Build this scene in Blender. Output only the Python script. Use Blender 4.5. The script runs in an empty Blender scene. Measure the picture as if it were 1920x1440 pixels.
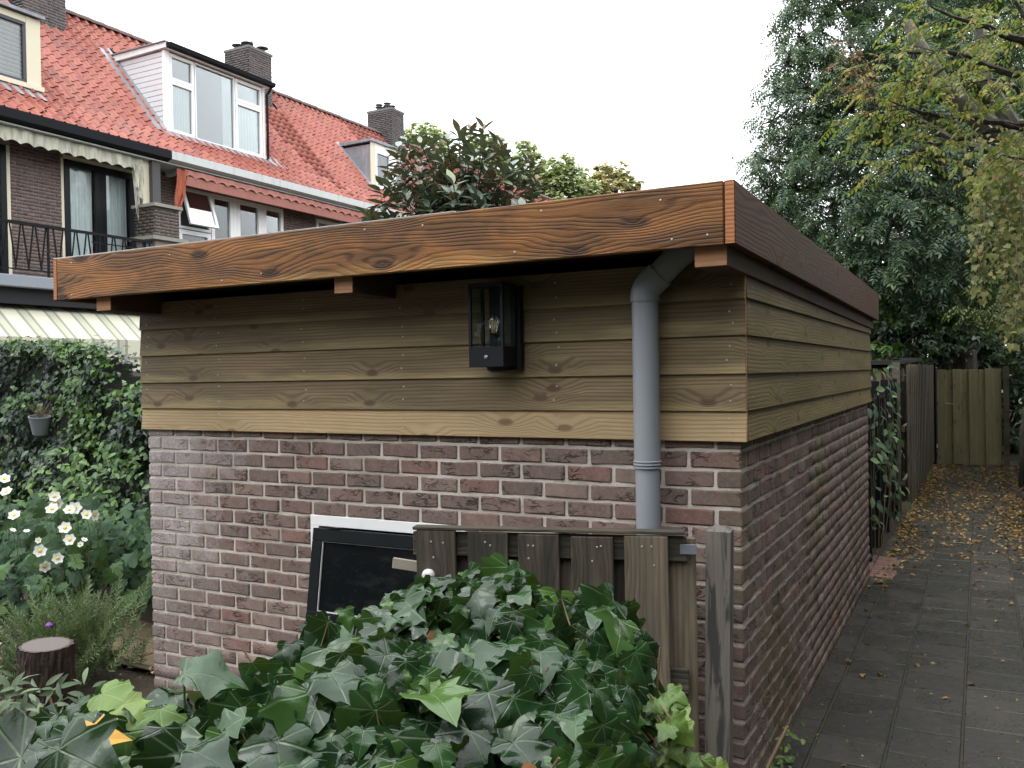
import bpy, bmesh, math, random
import numpy as np
from mathutils import Vector, Matrix
PI = math.pi
SC = bpy.context.scene
COL = SC.collection

# ------------------------------------------------------------------ camera
CAM = np.array([0.0, 0.0, 1.75])
FPX, YAW, PITCH, ROLL = 1661.5, 0.4871, -0.0112, -0.0171
_f = np.array([-math.sin(YAW)*math.cos(PITCH), math.cos(YAW)*math.cos(PITCH), math.sin(PITCH)])
_r = np.array([math.cos(YAW), math.sin(YAW), 0.0]); _u = np.cross(_r, _f)
_c, _s = math.cos(ROLL), math.sin(ROLL)
RGT, UPV, FWD = _c*_r+_s*_u, -_s*_r+_c*_u, _f
cam = bpy.data.cameras.new('camera'); camo = bpy.data.objects.new('camera', cam); COL.objects.link(camo)
cam.sensor_width = 36.0; cam.lens = FPX/1920*36.0; cam.clip_start = 0.05; cam.clip_end = 2000
camo.matrix_world = Matrix(((RGT[0], UPV[0], -FWD[0], CAM[0]), (RGT[1], UPV[1], -FWD[1], CAM[1]), (RGT[2], UPV[2], -FWD[2], CAM[2]), (0, 0, 0, 1)))
SC.camera = camo
# ------------------------------------------------------------------ sky, sun, exposure (overcast day)
W = bpy.data.worlds.new('World'); SC.world = W; W.use_nodes = True
wt = W.node_tree; wt.nodes.clear()
SUN_EL, SUN_AZ = math.radians(68), math.radians(215)
sky = wt.nodes.new('ShaderNodeTexSky'); sky.sky_type = 'NISHITA'; sky.sun_disc = False
sky.sun_elevation = SUN_EL; sky.sun_rotation = SUN_AZ; sky.dust_density = 4.0; sky.air_density = 1.0
hs = wt.nodes.new('ShaderNodeHueSaturation'); hs.inputs['Saturation'].default_value = 0.25
cl = wt.nodes.new('ShaderNodeMix'); cl.data_type = 'RGBA'; cl.inputs[0].default_value = 0.85
# closed cloud layer: standard overcast sky, zenith three times the horizon
tc = wt.nodes.new('ShaderNodeTexCoord'); sx = wt.nodes.new('ShaderNodeSeparateXYZ'); wt.links.new(tc.outputs['Generated'], sx.inputs[0])
mr = wt.nodes.new('ShaderNodeMapRange'); wt.links.new(sx.outputs[2], mr.inputs[0])
mr.inputs[1].default_value = 0.0; mr.inputs[2].default_value = 1.0; mr.inputs[3].default_value = 6.4; mr.inputs[4].default_value = 19.2
cc = wt.nodes.new('ShaderNodeVectorMath'); cc.operation = 'SCALE'; cc.inputs[0].default_value = (0.965, 0.995, 1.04); wt.links.new(mr.outputs[0], cc.inputs[3])
wt.links.new(cc.outputs[0], cl.inputs[7])
bg = wt.nodes.new('ShaderNodeBackground'); bg.inputs['Strength'].default_value = 0.15
wo = wt.nodes.new('ShaderNodeOutputWorld')
wt.links.new(sky.outputs[0], hs.inputs['Color']); wt.links.new(hs.outputs[0], cl.inputs[6])
wt.links.new(cl.outputs[2], bg.inputs['Color']); wt.links.new(bg.outputs[0], wo.inputs[0])
sl = bpy.data.lights.new('sun', 'SUN'); sl.energy = 0.6; sl.angle = math.radians(25); sl.color = (1.0, 0.97, 0.92)
so = bpy.data.objects.new('sun', sl); COL.objects.link(so); so.location = (0, 0, 30)
_sd = Vector((math.sin(SUN_AZ)*math.cos(SUN_EL), math.cos(SUN_AZ)*math.cos(SUN_EL), math.sin(SUN_EL)))
so.rotation_euler = _sd.to_track_quat('Z', 'Y').to_euler()
SC.view_settings.view_transform = 'Standard'; SC.view_settings.look = 'None'
SC.view_settings.exposure = 0.85; SC.view_settings.gamma = 1.0; SC.view_settings.use_curve_mapping = False
SC.render.engine = 'CYCLES'
SC.cycles.max_bounces = 6; SC.cycles.transparent_max_bounces = 12; SC.cycles.diffuse_bounces = 3
SC.cycles.use_denoising = True

def at(px, py, depth):
    """world point seen at that place of the picture, `depth` metres out along the view axis"""
    return CAM + depth*(FWD + RGT*(px-960)/FPX - UPV*(py-720)/FPX)
def to_px(P):
    d = np.asarray(P, float)-CAM; z = d@FWD
    return 960+FPX*(d@RGT)/z, 720-FPX*(d@UPV)/z, z

# ------------------------------------------------------------------ objects
def par(o, p):
    if p is not None:
        o.parent = p; o.matrix_parent_inverse = p.matrix_basis.inverted()
def tag(o, label=None, cat=None, group=None, kind=None):
    if label: o['label'] = label
    if cat: o['category'] = cat
    if group: o['group'] = group
    if kind: o['kind'] = kind
    return o
def thing(name, label, cat, loc=(0, 0, 0), group=None, kind=None):
    o = bpy.data.objects.new(name, None); COL.objects.link(o); o.location = loc; o.empty_display_size = 0.1
    o.matrix_basis = Matrix.Translation(Vector(loc))
    return tag(o, label, cat, group, kind)
def link(name, me, parent=None, mtx=None):
    o = bpy.data.objects.new(name, me); COL.objects.link(o)
    if mtx is not None: o.matrix_basis = mtx
    par(o, parent)
    return o
def mk(name, V, F, mat, uv=None, smooth=False, mats=None, midx=None):
    me = bpy.data.meshes.new(name)
    me.from_pydata([tuple(v) for v in V], [], [tuple(f) for f in F]); 
    for m in (mats or [mat]): me.materials.append(m)
    if midx is not None: me.polygons.foreach_set('material_index', np.asarray(midx, np.int32))
    if smooth: me.polygons.foreach_set('use_smooth', np.ones(len(me.polygons), bool))
    if uv is not None:
        l = me.uv_layers.new(name='UVMap'); vi = np.zeros(len(me.loops), np.int32); me.loops.foreach_get('vertex_index', vi)
        l.data.foreach_set('uv', np.asarray(uv, np.float32)[vi].ravel())
    me.update()
    return me
def xf(loc, R=None, s=1.0):
    m = np.eye(4); m[:3, :3] = (np.eye(3) if R is None else R)*s; m[:3, 3] = loc; return m
def rot(axis, a):
    c, s = math.cos(a), math.sin(a)
    if axis == 'X': return np.array([[1, 0, 0], [0, c, -s], [0, s, c]])
    if axis == 'Y': return np.array([[c, 0, s], [0, 1, 0], [-s, 0, c]])
    return np.array([[c, -s, 0], [s, c, 0], [0, 0, 1]])
def M4(m): return Matrix([list(r) for r in m])

def scatter(name, tmpls, Ts, which, mat, parent=None, smooth=False):
    """many copies of small templates (V, F, UV) joined into one mesh, fast"""
    Ts = np.asarray(Ts); which = np.asarray(which)
    Vs, LV, LS, UVs = [], [], [], []
    voff = 0
    for k, (V, F, UV) in enumerate(tmpls):
        T = Ts[which == k]
        if len(T) == 0: continue
        V = np.asarray(V, float); n = len(V)
        P = np.einsum('nij,vj->nvi', T[:, :3, :3], V)+T[:, None, :3, 3]
        Vs.append(P.reshape(-1, 3))
        fl = np.array([len(f) for f in F]); li = np.concatenate([np.asarray(f) for f in F])
        LV.append((li[None, :]+voff+np.arange(len(T))[:, None]*n).ravel())
        LS.append(np.tile(fl, len(T)))
        if UV is not None: UVs.append(np.tile(np.asarray(UV, float)[li], (len(T), 1)))
        else: UVs.append(np.zeros((len(li)*len(T), 2)))
        voff += n*len(T)
    V = np.concatenate(Vs); LV = np.concatenate(LV).astype(np.int32); LS = np.concatenate(LS).astype(np.int32); UV = np.concatenate(UVs)
    me = bpy.data.meshes.new(name)
    me.vertices.add(len(V)); me.vertices.foreach_set('co', V.astype(np.float32).ravel())
    me.loops.add(len(LV)); me.loops.foreach_set('vertex_index', LV)
    me.polygons.add(len(LS)); st = np.concatenate([[0], np.cumsum(LS)[:-1]]).astype(np.int32)
    me.polygons.foreach_set('loop_start', st)
    if smooth: me.polygons.foreach_set('use_smooth', np.ones(len(LS), bool))
    l = me.uv_layers.new(name='UVMap'); l.data.foreach_set('uv', UV.astype(np.float32).ravel())
    me.materials.append(mat); me.update(calc_edges=True); me.validate()
    return link(name, me, parent)

def frames(rng, nrm, n, tip=None, roll=0.5):
    """rotation matrices whose z is near nrm and whose y (leaf tip) is near tip"""
    z = nrm/np.linalg.norm(nrm, axis=1, keepdims=True)
    t = rng.normal(size=(n, 3)) if tip is None else tip+rng.normal(size=(n, 3))*roll
    y = t-z*np.sum(t*z, 1, keepdims=True); y /= np.linalg.norm(y, axis=1, keepdims=True)+1e-9
    x = np.cross(y, z)
    return np.stack([x, y, z], axis=2)
def TT(P, R, s):
    T = np.zeros((len(P), 4, 4)); T[:, 3, 3] = 1
    T[:, :3, :3] = R*np.asarray(s).reshape(-1, 1, 1); T[:, :3, 3] = P
    return T

class MB:
    """collects shapes that belong to ONE part"""
    def __init__(s): s.V, s.F, s.I = [], [], []
    def add(s, V, F, mi=0):
        o = len(s.V); s.V += [tuple(map(float, v)) for v in V]; s.F += [tuple(i+o for i in f) for f in F]; s.I += [mi]*len(F); return s
    def box(s, x0, x1, y0, y1, z0, z1, mi=0):
        V = [(x0, y0, z0), (x1, y0, z0), (x1, y1, z0), (x0, y1, z0), (x0, y0, z1), (x1, y0, z1), (x1, y1, z1), (x0, y1, z1)]
        return s.add(V, [(0, 3, 2, 1), (4, 5, 6, 7), (0, 1, 5, 4), (1, 2, 6, 5), (2, 3, 7, 6), (3, 0, 4, 7)], mi)
    def prism(s, poly, axis, a, b, mi=0):
        """polygon in the other two axes, extruded along axis from a to b"""
        n = len(poly); V = []
        for t in (a, b):
            for (p, q) in poly:
                V.append({'X': (t, p, q), 'Y': (p, t, q), 'Z': (p, q, t)}[axis])
        F = [tuple(range(n)), tuple(range(2*n-1, n-1, -1))]+[(i, i+n, (i+1) % n+n, (i+1) % n) for i in range(n)]
        return s.add(V, F, mi)
    def tube(s, pts, rad, n=8, cap=True, mi=0):
        pts = [np.asarray(p, float) for p in pts]; m = len(pts)
        rad = [rad]*m if np.isscalar(rad) else list(rad)
        V, F = [], []; ref = None
        for i in range(m):
            d = pts[min(i+1, m-1)]-pts[max(i-1, 0)]; d /= np.linalg.norm(d)+1e-12
            if ref is None: ref = np.cross(d, (0, 0, 1)) if abs(d[2]) < 0.9 else np.cross(d, (1, 0, 0))
            ref = ref-d*(ref@d); ref /= np.linalg.norm(ref)+1e-12
            b = np.cross(d, ref)
            for k in range(n):
                a = 2*PI*k/n; V.append(pts[i]+rad[i]*(math.cos(a)*ref+math.sin(a)*b))
        for i in range(m-1):
            for k in range(n):
                F.append((i*n+k, i*n+(k+1) % n, (i+1)*n+(k+1) % n, (i+1)*n+k))
        if cap: F += [tuple(range(n-1, -1, -1)), tuple(range((m-1)*n, m*n))]
        return s.add(V, F, mi)
    def bar(s, a, b, w, h=None, up=(0, 0, 1), mi=0):
        a, b = np.asarray(a, float), np.asarray(b, float); h = h or w
        d = (b-a)/np.linalg.norm(b-a); x = np.cross(d, up); x /= np.linalg.norm(x); z = np.cross(x, d)
        V = [p+sx*x*w/2+sz*z*h/2 for p in (a, b) for sx, sz in ((-1, -1), (1, -1), (1, 1), (-1, 1))]
        return s.add(V, [(0, 3, 2, 1), (4, 5, 6, 7), (0, 1, 5, 4), (1, 2, 6, 5), (2, 3, 7, 6), (3, 0, 4, 7)], mi)
    def lathe(s, c, prof, n=16, mi=0):
        V, F = [], []
        for (r, z) in prof:
            for k in range(n): V.append((c[0]+r*math.cos(2*PI*k/n), c[1]+r*math.sin(2*PI*k/n), c[2]+z))
        m = len(prof)
        for i in range(m-1):
            for k in range(n): F.append((i*n+k, i*n+(k+1) % n, (i+1)*n+(k+1) % n, (i+1)*n+k))
        F += [tuple(range(n-1, -1, -1)), tuple(range((m-1)*n, m*n))]
        return s.add(V, F, mi)
    def mesh(s, name, mat, smooth=False, bevel=0.0):
        mats = mat if isinstance(mat, (list, tuple)) else [mat]
        me = mk(name, s.V, s.F, None, mats=mats, midx=s.I, smooth=smooth)
        bm = bmesh.new(); bm.from_mesh(me)
        bmesh.ops.recalc_face_normals(bm, faces=bm.faces)
        if bevel > 0: bmesh.ops.bevel(bm, geom=list(bm.edges), offset=bevel, segments=1, affect='EDGES', profile=0.5)
        bm.to_mesh(me); bm.free(); me.update()
        return me
    def build(s, name, mat, parent=None, smooth=False, bevel=0.0):
        o = link(name, s.mesh(name, mat, smooth, bevel), parent)
        return o
def smooth_angle(o, deg=40):
    me = o.data
    me.polygons.foreach_set('use_smooth', np.ones(len(me.polygons), bool))
    try: me.set_sharp_from_angle(angle=math.radians(deg))
    except Exception: pass
    return o

# ------------------------------------------------------------------ materials
class NT:
    def __init__(s, name):
        s.m = bpy.data.materials.new(name); s.m.use_nodes = True; s.t = s.m.node_tree; s.t.nodes.clear()
        s.out = s.t.nodes.new('ShaderNodeOutputMaterial')
    def put(s, inp, v):
        if isinstance(v, bpy.types.NodeSocket): s.t.links.new(v, inp)
        elif isinstance(v, (tuple, list)) and len(v) == 3 and inp.type == 'RGBA': inp.default_value = (*v, 1)
        else: inp.default_value = v
    def n(s, typ, ins=None, **pr):
        nd = s.t.nodes.new('ShaderNode'+typ)
        for k, v in pr.items(): setattr(nd, k, v)
        for k, v in (ins or {}).items(): s.put(nd.inputs[k], v)
        return nd
    def ma(s, op, a, b=0.0, c=None, clamp=False):
        nd = s.n('Math', operation=op, use_clamp=clamp); s.put(nd.inputs[0], a); s.put(nd.inputs[1], b)
        if c is not None: s.put(nd.inputs[2], c)
        return nd.outputs[0]
    def mix(s, f, a, b, mode='MIX'):
        nd = s.n('Mix', data_type='RGBA', blend_type=mode); s.put(nd.inputs[0], f); s.put(nd.inputs[6], a); s.put(nd.inputs[7], b); return nd.outputs[2]
    def ramp(s, f, stops, interp='LINEAR'):
        nd = s.n('ValToRGB'); nd.color_ramp.interpolation = interp; e = nd.color_ramp.elements
        while len(e) < len(stops): e.new(0.5)
        for q, (p, c) in zip(e, stops): q.position = p; q.color = (c, c, c, 1) if np.isscalar(c) else (*c, 1)
        s.put(nd.inputs[0], f); return nd.outputs[0]
    def noise(s, vec, scale, detail=3, rough=0.55, dist=0.0, out=0):
        return s.n('TexNoise', {'Vector': vec, 'Scale': scale, 'Detail': detail, 'Roughness': rough, 'Distortion': dist}).outputs[out]
    def vmul(s, v, k):
        nd = s.n('VectorMath', operation='MULTIPLY'); s.put(nd.inputs[0], v); s.put(nd.inputs[1], k); return nd.outputs[0]
    def vadd(s, v, k):
        nd = s.n('VectorMath', operation='ADD'); s.put(nd.inputs[0], v); s.put(nd.inputs[1], k); return nd.outputs[0]
    def obj(s): return s.n('TexCoord').outputs['Object']
    def pos(s): return s.n('NewGeometry').outputs['Position']
    def rnd(s):
        a = s.n('ObjectInfo').outputs['Random']; b = s.n('NewGeometry').outputs['Random Per Island']
        return s.ma('FRACT', s.ma('ADD', a, b))
    def xyz(s, v):
        o = s.n('SeparateXYZ', {0: v}).outputs; return o[0], o[1], o[2]
    def bsdf(s, col, rough=0.6, bump=None, spec=0.5, metal=0.0, **kw):
        b = s.n('BsdfPrincipled', {'Base Color': col, 'Roughness': rough, 'Metallic': metal, 'Specular IOR Level': spec})
        for k, v in kw.items(): s.put(b.inputs[k.replace('_', ' ')], v)
        if bump:
            h, st, di = bump
            s.put(b.inputs['Normal'], s.n('Bump', {'Height': h, 'Strength': st, 'Distance': di}).outputs[0])
        s.t.links.new(b.outputs[0], s.out.inputs[0]); s.b = b
        return s.m

def plain(name, col, rough=0.6, spec=0.5, metal=0.0, var=0.12, scale=9.0, bump=0.0, stain=None):
    t = NT(name); p = t.pos(); f = t.noise(p, scale, 5, 0.6)
    c = t.mix(f, tuple(x*(1-var) for x in col), tuple(min(1, x*(1+var)) for x in col))
    if stain:
        g = t.ramp(t.noise(t.vmul(p, (3, 3, 0.6)), 2.2, 5, 0.65), [(0.5, 0), (0.72, 1)]); c = t.mix(t.ma('MULTIPLY', g, stain[1]), c, stain[0])
    rr = t.ma('ADD', rough-0.08, t.ma('MULTIPLY', f, 0.16))
    return t.bsdf(c, rr, (t.noise(p, scale*8, 3), 0.4, bump) if bump else None, spec, metal)

def wood(name, early, late, knotc, freq=70.0, warp=2.2, sap=None, rough=0.6, along=1.0, grey=None, vert=False, knots=1.0, contrast=0.75, bump=0.0015, tint=0.25, blot=None, fine=2.4, kx=1.5, kz=5.2, spec=0.35):
    t = NT(name); o = t.obj(); r = t.n('ObjectInfo').outputs['Random']
    off = t.n('CombineXYZ', {0: t.ma('MULTIPLY', r, 37.0), 1: t.ma('MULTIPLY', r, 11.0), 2: t.ma('MULTIPLY', r, 5.3)}).outputs[0]
    p = t.vadd(o, off)
    px, py, pz = t.xyz(p)
    n1 = t.noise(t.vmul(p, (0.9*along, 2.0, 5.0)), 1.0, 2, 0.5)
    n2 = t.noise(t.vmul(p, (3.0*along, 3.0, 14.0)), 1.0, 3, 0.5)
    vo = t.n('TexVoronoi', {'Vector': t.n('CombineXYZ', {0: t.ma('MULTIPLY', px, kx*along), 1: t.ma('MULTIPLY', pz, kz)}).outputs[0], 'Scale': 1.0, 'Randomness': 1.0}, voronoi_dimensions='2D').outputs['Distance']
    kn = t.ramp(vo, [(0.0, 1), (0.10, 0.55), (0.34, 0)])
    ph = t.ma('ADD', t.ma('MULTIPLY', pz, freq), t.ma('ADD', t.ma('MULTIPLY', n1, warp*18), t.ma('ADD', t.ma('MULTIPLY', n2, fine), t.ma('MULTIPLY', kn, 26.0*knots))))
    ring = t.ramp(t.ma('ADD', t.ma('MULTIPLY', t.ma('SINE', ph), 0.5), 0.5), [(0.0, 0.0), (0.5, 0.12), (0.82, 0.75), (1.0, 1.0)])
    fib = t.noise(t.vmul(p, (7.0, 60, 230)), 1.0, 3, 0.6)
    c = t.mix(t.ma('MULTIPLY', ring, contrast), early, late)
    if sap:
        s_ = t.ramp(t.ma('ADD', t.ma('ADD', t.ma('MULTIPLY', t.noise(t.vmul(p, (0.7, 1, 2)), 1.0, 3), 0.55), t.ma('MULTIPLY', r, 0.08)), t.ma('MULTIPLY', t.xyz(o)[2], sap[1])), [(0.0, 1), (0.14, 1), (0.21, 0)])
        c = t.mix(t.ma('MULTIPLY', s_, 0.9), c, sap[0])
    if blot:
        b_ = t.ramp(t.noise(t.vmul(p, (2.2, 2, 9)), 1.0, 4, 0.6, 0.6), [(0.42, 0), (0.62, 1)]); c = t.mix(t.ma('MULTIPLY', b_, blot[1]), c, blot[0])
    c = t.mix(t.ma('MULTIPLY', t.ramp(fib, [(0.35, 0), (0.7, 1)]), 0.35), c, tuple(x*0.55 for x in early))
    c = t.mix(t.ma('MULTIPLY', t.ramp(vo, [(0.0, 1), (0.055, 0.95), (0.10, 0)]), min(1.0, knots)), c, knotc)
    c = t.mix(t.ma('MULTIPLY', r, tint), c, tuple(x*0.6 for x in early))
    dk = t.ramp(t.noise(t.vmul(p, (0.8, 2, 3.0)), 1.0, 4, 0.6), [(0.40, 0), (0.68, 0.6)]); c = t.mix(dk, c, tuple(x*0.45 for x in early))
    if grey:
        g = t.ramp(t.noise(t.vmul(p, (1.2, 4, 16)), 1.0, 5, 0.65), [(0.38, 0), (0.62, 1)]); c = t.mix(t.ma('MULTIPLY', g, grey[1]), c, grey[0])
    h = t.ma('ADD', t.ma('MULTIPLY', ring, -0.6), t.ma('MULTIPLY', fib, 0.8))
    return t.bsdf(c, t.ma('ADD', rough-0.1, t.ma('MULTIPLY', fib, 0.2)), (h, 0.6, bump), spec)

def leafmat(name, stops, rough=0.35, spec=0.5, trans=0.25, vein=None, spots=0.0, back=None, mott=0.25):
    t = NT(name); r = t.rnd(); c = t.ramp(r, stops)
    uv = t.n('UVMap').outputs[0]; p = t.pos()
    ns = t.noise(p, 40.0, 3)
    c = t.mix(t.ma('MULTIPLY', ns, mott), c, (0.012, 0.02, 0.012))
    bh = ns
    if vein:
        u, v, _ = t.xyz(uv); au = t.ma('ABSOLUTE', t.ma('SUBTRACT', u, 0.5)); m = None
        v = t.ma('SUBTRACT', v, 0.25)
        for th in vein[1]:
            d = t.ma('ABSOLUTE', t.ma('SUBTRACT', t.ma('MULTIPLY', au, math.sin(th)), t.ma('MULTIPLY', v, math.cos(th))))
            al = t.ma('ADD', t.ma('MULTIPLY', au, math.cos(th)), t.ma('MULTIPLY', v, math.sin(th)))
            d = t.ma('ADD', d, t.ma('MULTIPLY', t.ma('LESS_THAN', al, 0.0), 1.0))
            m = d if m is None else t.ma('MINIMUM', m, d)
        vf = t.ramp(m, [(0.0, 1), (0.004, 0.8), (0.015, 0)])
        # fine side veins
        c = t.mix(t.ma('MULTIPLY', vf, 0.38), c, vein[0])
        bh = t.ma('SUBTRACT', ns, t.ma('MULTIPLY', vf, 0.6))
    if back:
        bf = t.n('NewGeometry').outputs['Backfacing']; c = t.mix(bf, c, back)
    rr = t.ma('ADD', rough-0.1, t.ma('MULTIPLY', t.noise(p, 25.0, 3), 0.25))
    m = t.bsdf(c, rr, (bh, 0.35, 0.004), spec)
    if trans > 0:
        tr = t.n('BsdfTranslucent', {'Color': t.mix(0.5, c, (0.12, 0.2, 0.02))})
        mx = t.n('MixShader', {0: trans}); t.t.links.new(t.b.outputs[0], mx.inputs[1]); t.t.links.new(tr.outputs[0], mx.inputs[2])
        t.t.links.new(mx.outputs[0], t.out.inputs[0])
    return m

def glassmat(name, tint=(0.9, 0.95, 0.95), refl=0.08, rough=0.02, fres=0.8):
    t = NT(name)
    fr = t.ma('MULTIPLY', t.n('LayerWeight', {'Blend': 0.25}).outputs['Fresnel'], fres)
    tr = t.n('BsdfTransparent', {'Color': tint}); gl = t.n('BsdfGlossy', {'Roughness': rough, 'Color': (1, 1, 1)})
    mx = t.n('MixShader', {0: t.ma('ADD', fr, refl, clamp=True)}); t.t.links.new(tr.outputs[0], mx.inputs[1]); t.t.links.new(gl.outputs[0], mx.inputs[2])
    t.t.links.new(mx.outputs[0], t.out.inputs[0]); return t.m

def brickmat(name, stops, efflo=False, moss=False, scale=1.0):
    t = NT(name); p = t.pos(); r = t.rnd(); x, y, z = t.xyz(p)
    c = t.ramp(r, stops)
    q = t.vadd(p, t.n('CombineXYZ', {0: t.ma('MULTIPLY', r, 9.0), 1: 0.0, 2: t.ma('MULTIPLY', r, 5.0)}).outputs[0])
    n1 = t.noise(q, 16.0/scale, 4, 0.6); n2 = t.noise(q, 70.0/scale, 4, 0.65)
    c = t.mix(t.ramp(n1, [(0.3, 0), (0.75, 0.55)]), c, tuple(0.55*v for v in stops[0][1]))
    c = t.mix(t.ramp(n2, [(0.48, 0), (0.8, 0.5)]), c, (0.30, 0.25, 0.23))
    # creases of hand-moulded clay
    cr = t.n('TexNoise', {'Vector': t.vmul(t.vadd(q, t.vmul(t.noise(q, 14.0/scale, 2, out=1), (0.05, 0.05, 0.05))), (14/scale, 14/scale, 38/scale)), 'Scale': 1.0, 'Detail': 3, 'Roughness': 0.5}).outputs[0]
    crk = t.ramp(t.ma('ABSOLUTE', t.ma('SUBTRACT', cr, 0.5)), [(0.0, 1), (0.02, 0.7), (0.05, 0)])
    msk = t.ramp(t.noise(q, 9.0/scale, 2), [(0.5, 0), (0.6, 1)])
    crk = t.ma('MULTIPLY', crk, msk)
    c = t.mix(t.ma('MULTIPLY', crk, 0.75), c, (0.03, 0.022, 0.02))
    if efflo:
        w = t.ma('ADD', t.ma('MULTIPLY', t.ma('SUBTRACT', -3.45, x), 0.95), t.ma('MULTIPLY', t.ma('SUBTRACT', t.noise(p, 4.0, 4, 0.6), 0.5), 1.7))
        w = t.ma('MULTIPLY', t.ramp(w, [(0.05, 0), (0.75, 1)]), t.ramp(z, [(0.5, 0.25), (0.8, 1)]))
        w2 = t.ramp(t.noise(p, 2.7, 5, 0.6), [(0.66, 0), (0.74, 0.5)])
        c = t.mix(t.ma('MULTIPLY', t.ma('MAXIMUM', w, w2), t.ramp(n2, [(0.25, 0.2), (0.6, 0.75)])), c, (0.52, 0.48, 0.48))
    if moss:
        g = t.ramp(t.noise(t.vmul(p, (1, 1.6, 0.8)), 1.9, 5, 0.65), [(0.46, 0), (0.66, 1)]); g = t.ma('MULTIPLY', g, t.ramp(t.ma('ADD', t.ma('MULTIPLY', x, 0.25), 1.22), [(0.985, 0), (1.0, 1)]))
        c = t.mix(t.ma('MULTIPLY', g, 0.6), c, (0.085, 0.085, 0.03))
    h = t.ma('SUBTRACT', t.ma('ADD', t.ma('MULTIPLY', n1, 0.6), t.ma('MULTIPLY', n2, 0.45)), t.ma('MULTIPLY', crk, 0.9))
    return t.bsdf(c, 0.82, (h, 0.7, 0.006*scale), 0.1)
# ------------------------------------------------------------------ shared materials
mBRICK = brickmat('shed_brick', [(0.0, (0.170, 0.126, 0.107)), (0.3, (0.208, 0.146, 0.120)), (0.55, (0.182, 0.120, 0.101)), (0.8, (0.262, 0.196, 0.160)), (1.0, (0.228, 0.126, 0.100))], efflo=True, moss=True)
def mortarmat():
    t = NT('mortar'); p = t.pos(); n = t.noise(p, 120.0, 4, 0.7); n0 = t.noise(p, 3.0, 4, 0.6); x, y, z = t.xyz(p)
    c = t.mix(n, (0.46, 0.41, 0.35), (0.68, 0.625, 0.55)); c = t.mix(t.ramp(n0, [(0.45, 0), (0.7, 0.5)]), c, (0.16, 0.14, 0.11))
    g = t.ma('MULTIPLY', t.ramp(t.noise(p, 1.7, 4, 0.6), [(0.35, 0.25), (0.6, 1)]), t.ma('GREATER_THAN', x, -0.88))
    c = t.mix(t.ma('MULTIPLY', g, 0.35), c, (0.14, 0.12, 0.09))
    return t.bsdf(c, 0.9, (t.ma('ADD', n, t.noise(p, 30.0, 3)), 0.8, 0.004), 0.2)
mMORTAR = mortarmat()
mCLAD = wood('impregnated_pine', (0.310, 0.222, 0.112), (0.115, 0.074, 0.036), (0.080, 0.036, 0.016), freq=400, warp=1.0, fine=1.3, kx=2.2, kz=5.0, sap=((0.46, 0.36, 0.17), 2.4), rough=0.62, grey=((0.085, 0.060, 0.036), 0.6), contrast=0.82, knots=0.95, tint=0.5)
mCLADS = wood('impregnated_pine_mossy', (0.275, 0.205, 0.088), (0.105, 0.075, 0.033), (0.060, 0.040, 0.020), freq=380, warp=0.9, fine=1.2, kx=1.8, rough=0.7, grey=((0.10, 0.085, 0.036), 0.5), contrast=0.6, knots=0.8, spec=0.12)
mCLADL = wood('pale_pine', (0.50, 0.36, 0.19), (0.30, 0.18, 0.08), (0.13, 0.07, 0.03), freq=380, warp=0.9, fine=1.2, kx=2.0, sap=((0.54, 0.42, 0.22), 1.2), rough=0.6, contrast=0.6, tint=0.05)
mEND = wood('sawn_end_grain', (0.48, 0.20, 0.085), (0.25, 0.075, 0.03), (0.2, 0.08, 0.03), freq=420, warp=0.5, rough=0.75, knots=0.0, contrast=0.8)
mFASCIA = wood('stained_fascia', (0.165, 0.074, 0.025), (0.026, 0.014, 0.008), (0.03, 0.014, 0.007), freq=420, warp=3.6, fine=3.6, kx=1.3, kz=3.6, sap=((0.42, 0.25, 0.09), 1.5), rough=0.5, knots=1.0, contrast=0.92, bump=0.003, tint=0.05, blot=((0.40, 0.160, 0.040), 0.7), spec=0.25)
mFASCIAS = wood('stained_fascia_shaded', (0.125, 0.058, 0.023), (0.028, 0.014, 0.007), (0.03, 0.014, 0.007), freq=300, warp=2.6, rough=0.6, knots=0.9, contrast=0.8, bump=0.001, tint=0.05, spec=0.08)  # darker copy of the front stain; side shade put into the colour
mJOIST = wood('rough_sawn_joist', (0.47, 0.24, 0.125), (0.33, 0.15, 0.075), (0.2, 0.1, 0.05), freq=300, warp=0.6, rough=0.8, knots=0.0, contrast=0.55, tint=0.1)
mJOISTS = wood('joist_side_shaded', (0.10, 0.062, 0.038), (0.06, 0.036, 0.022), (0.04, 0.02, 0.01), freq=90, warp=0.8, rough=0.85, knots=0.4, contrast=0.5)  # dark copy of the joist wood; eaves shade is in the colour
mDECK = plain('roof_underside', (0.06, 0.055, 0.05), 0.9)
mBITU = plain('roofing_felt', (0.05, 0.05, 0.052), 0.9, bump=0.003)
mALU = plain('aluminium_trim', (0.62, 0.60, 0.58), 0.35, 0.5, 0.8)
mSCREW = plain('zinc_screw', (0.42, 0.42, 0.40), 0.5, 0.5, 0.8)
mPVC = plain('grey_pvc', (0.265, 0.278, 0.298), 0.42, 0.45, var=0.08, scale=5, stain=((0.12, 0.125, 0.13), 0.5))
mBLACK = plain('black_powder_coat', (0.010, 0.011, 0.014), 0.55, 0.25)
mBLACKP = plain('black_gloss_paint', (0.007, 0.009, 0.010), 0.4, 0.2)
mWHITE = plain('white_paint', (0.82, 0.82, 0.80), 0.45, 0.4, var=0.04, scale=4, stain=((0.6, 0.58, 0.53), 0.3))
mGLASS = glassmat('clear_glass', refl=0.0, fres=0.35)
mWINGL = glassmat('window_glass', (0.92, 0.95, 0.95), 0.03)
mDARK = plain('dark_interior', (0.02, 0.02, 0.022), 0.9)
mPUTTY = plain('putty_white', (0.6, 0.6, 0.58), 0.6)
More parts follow.
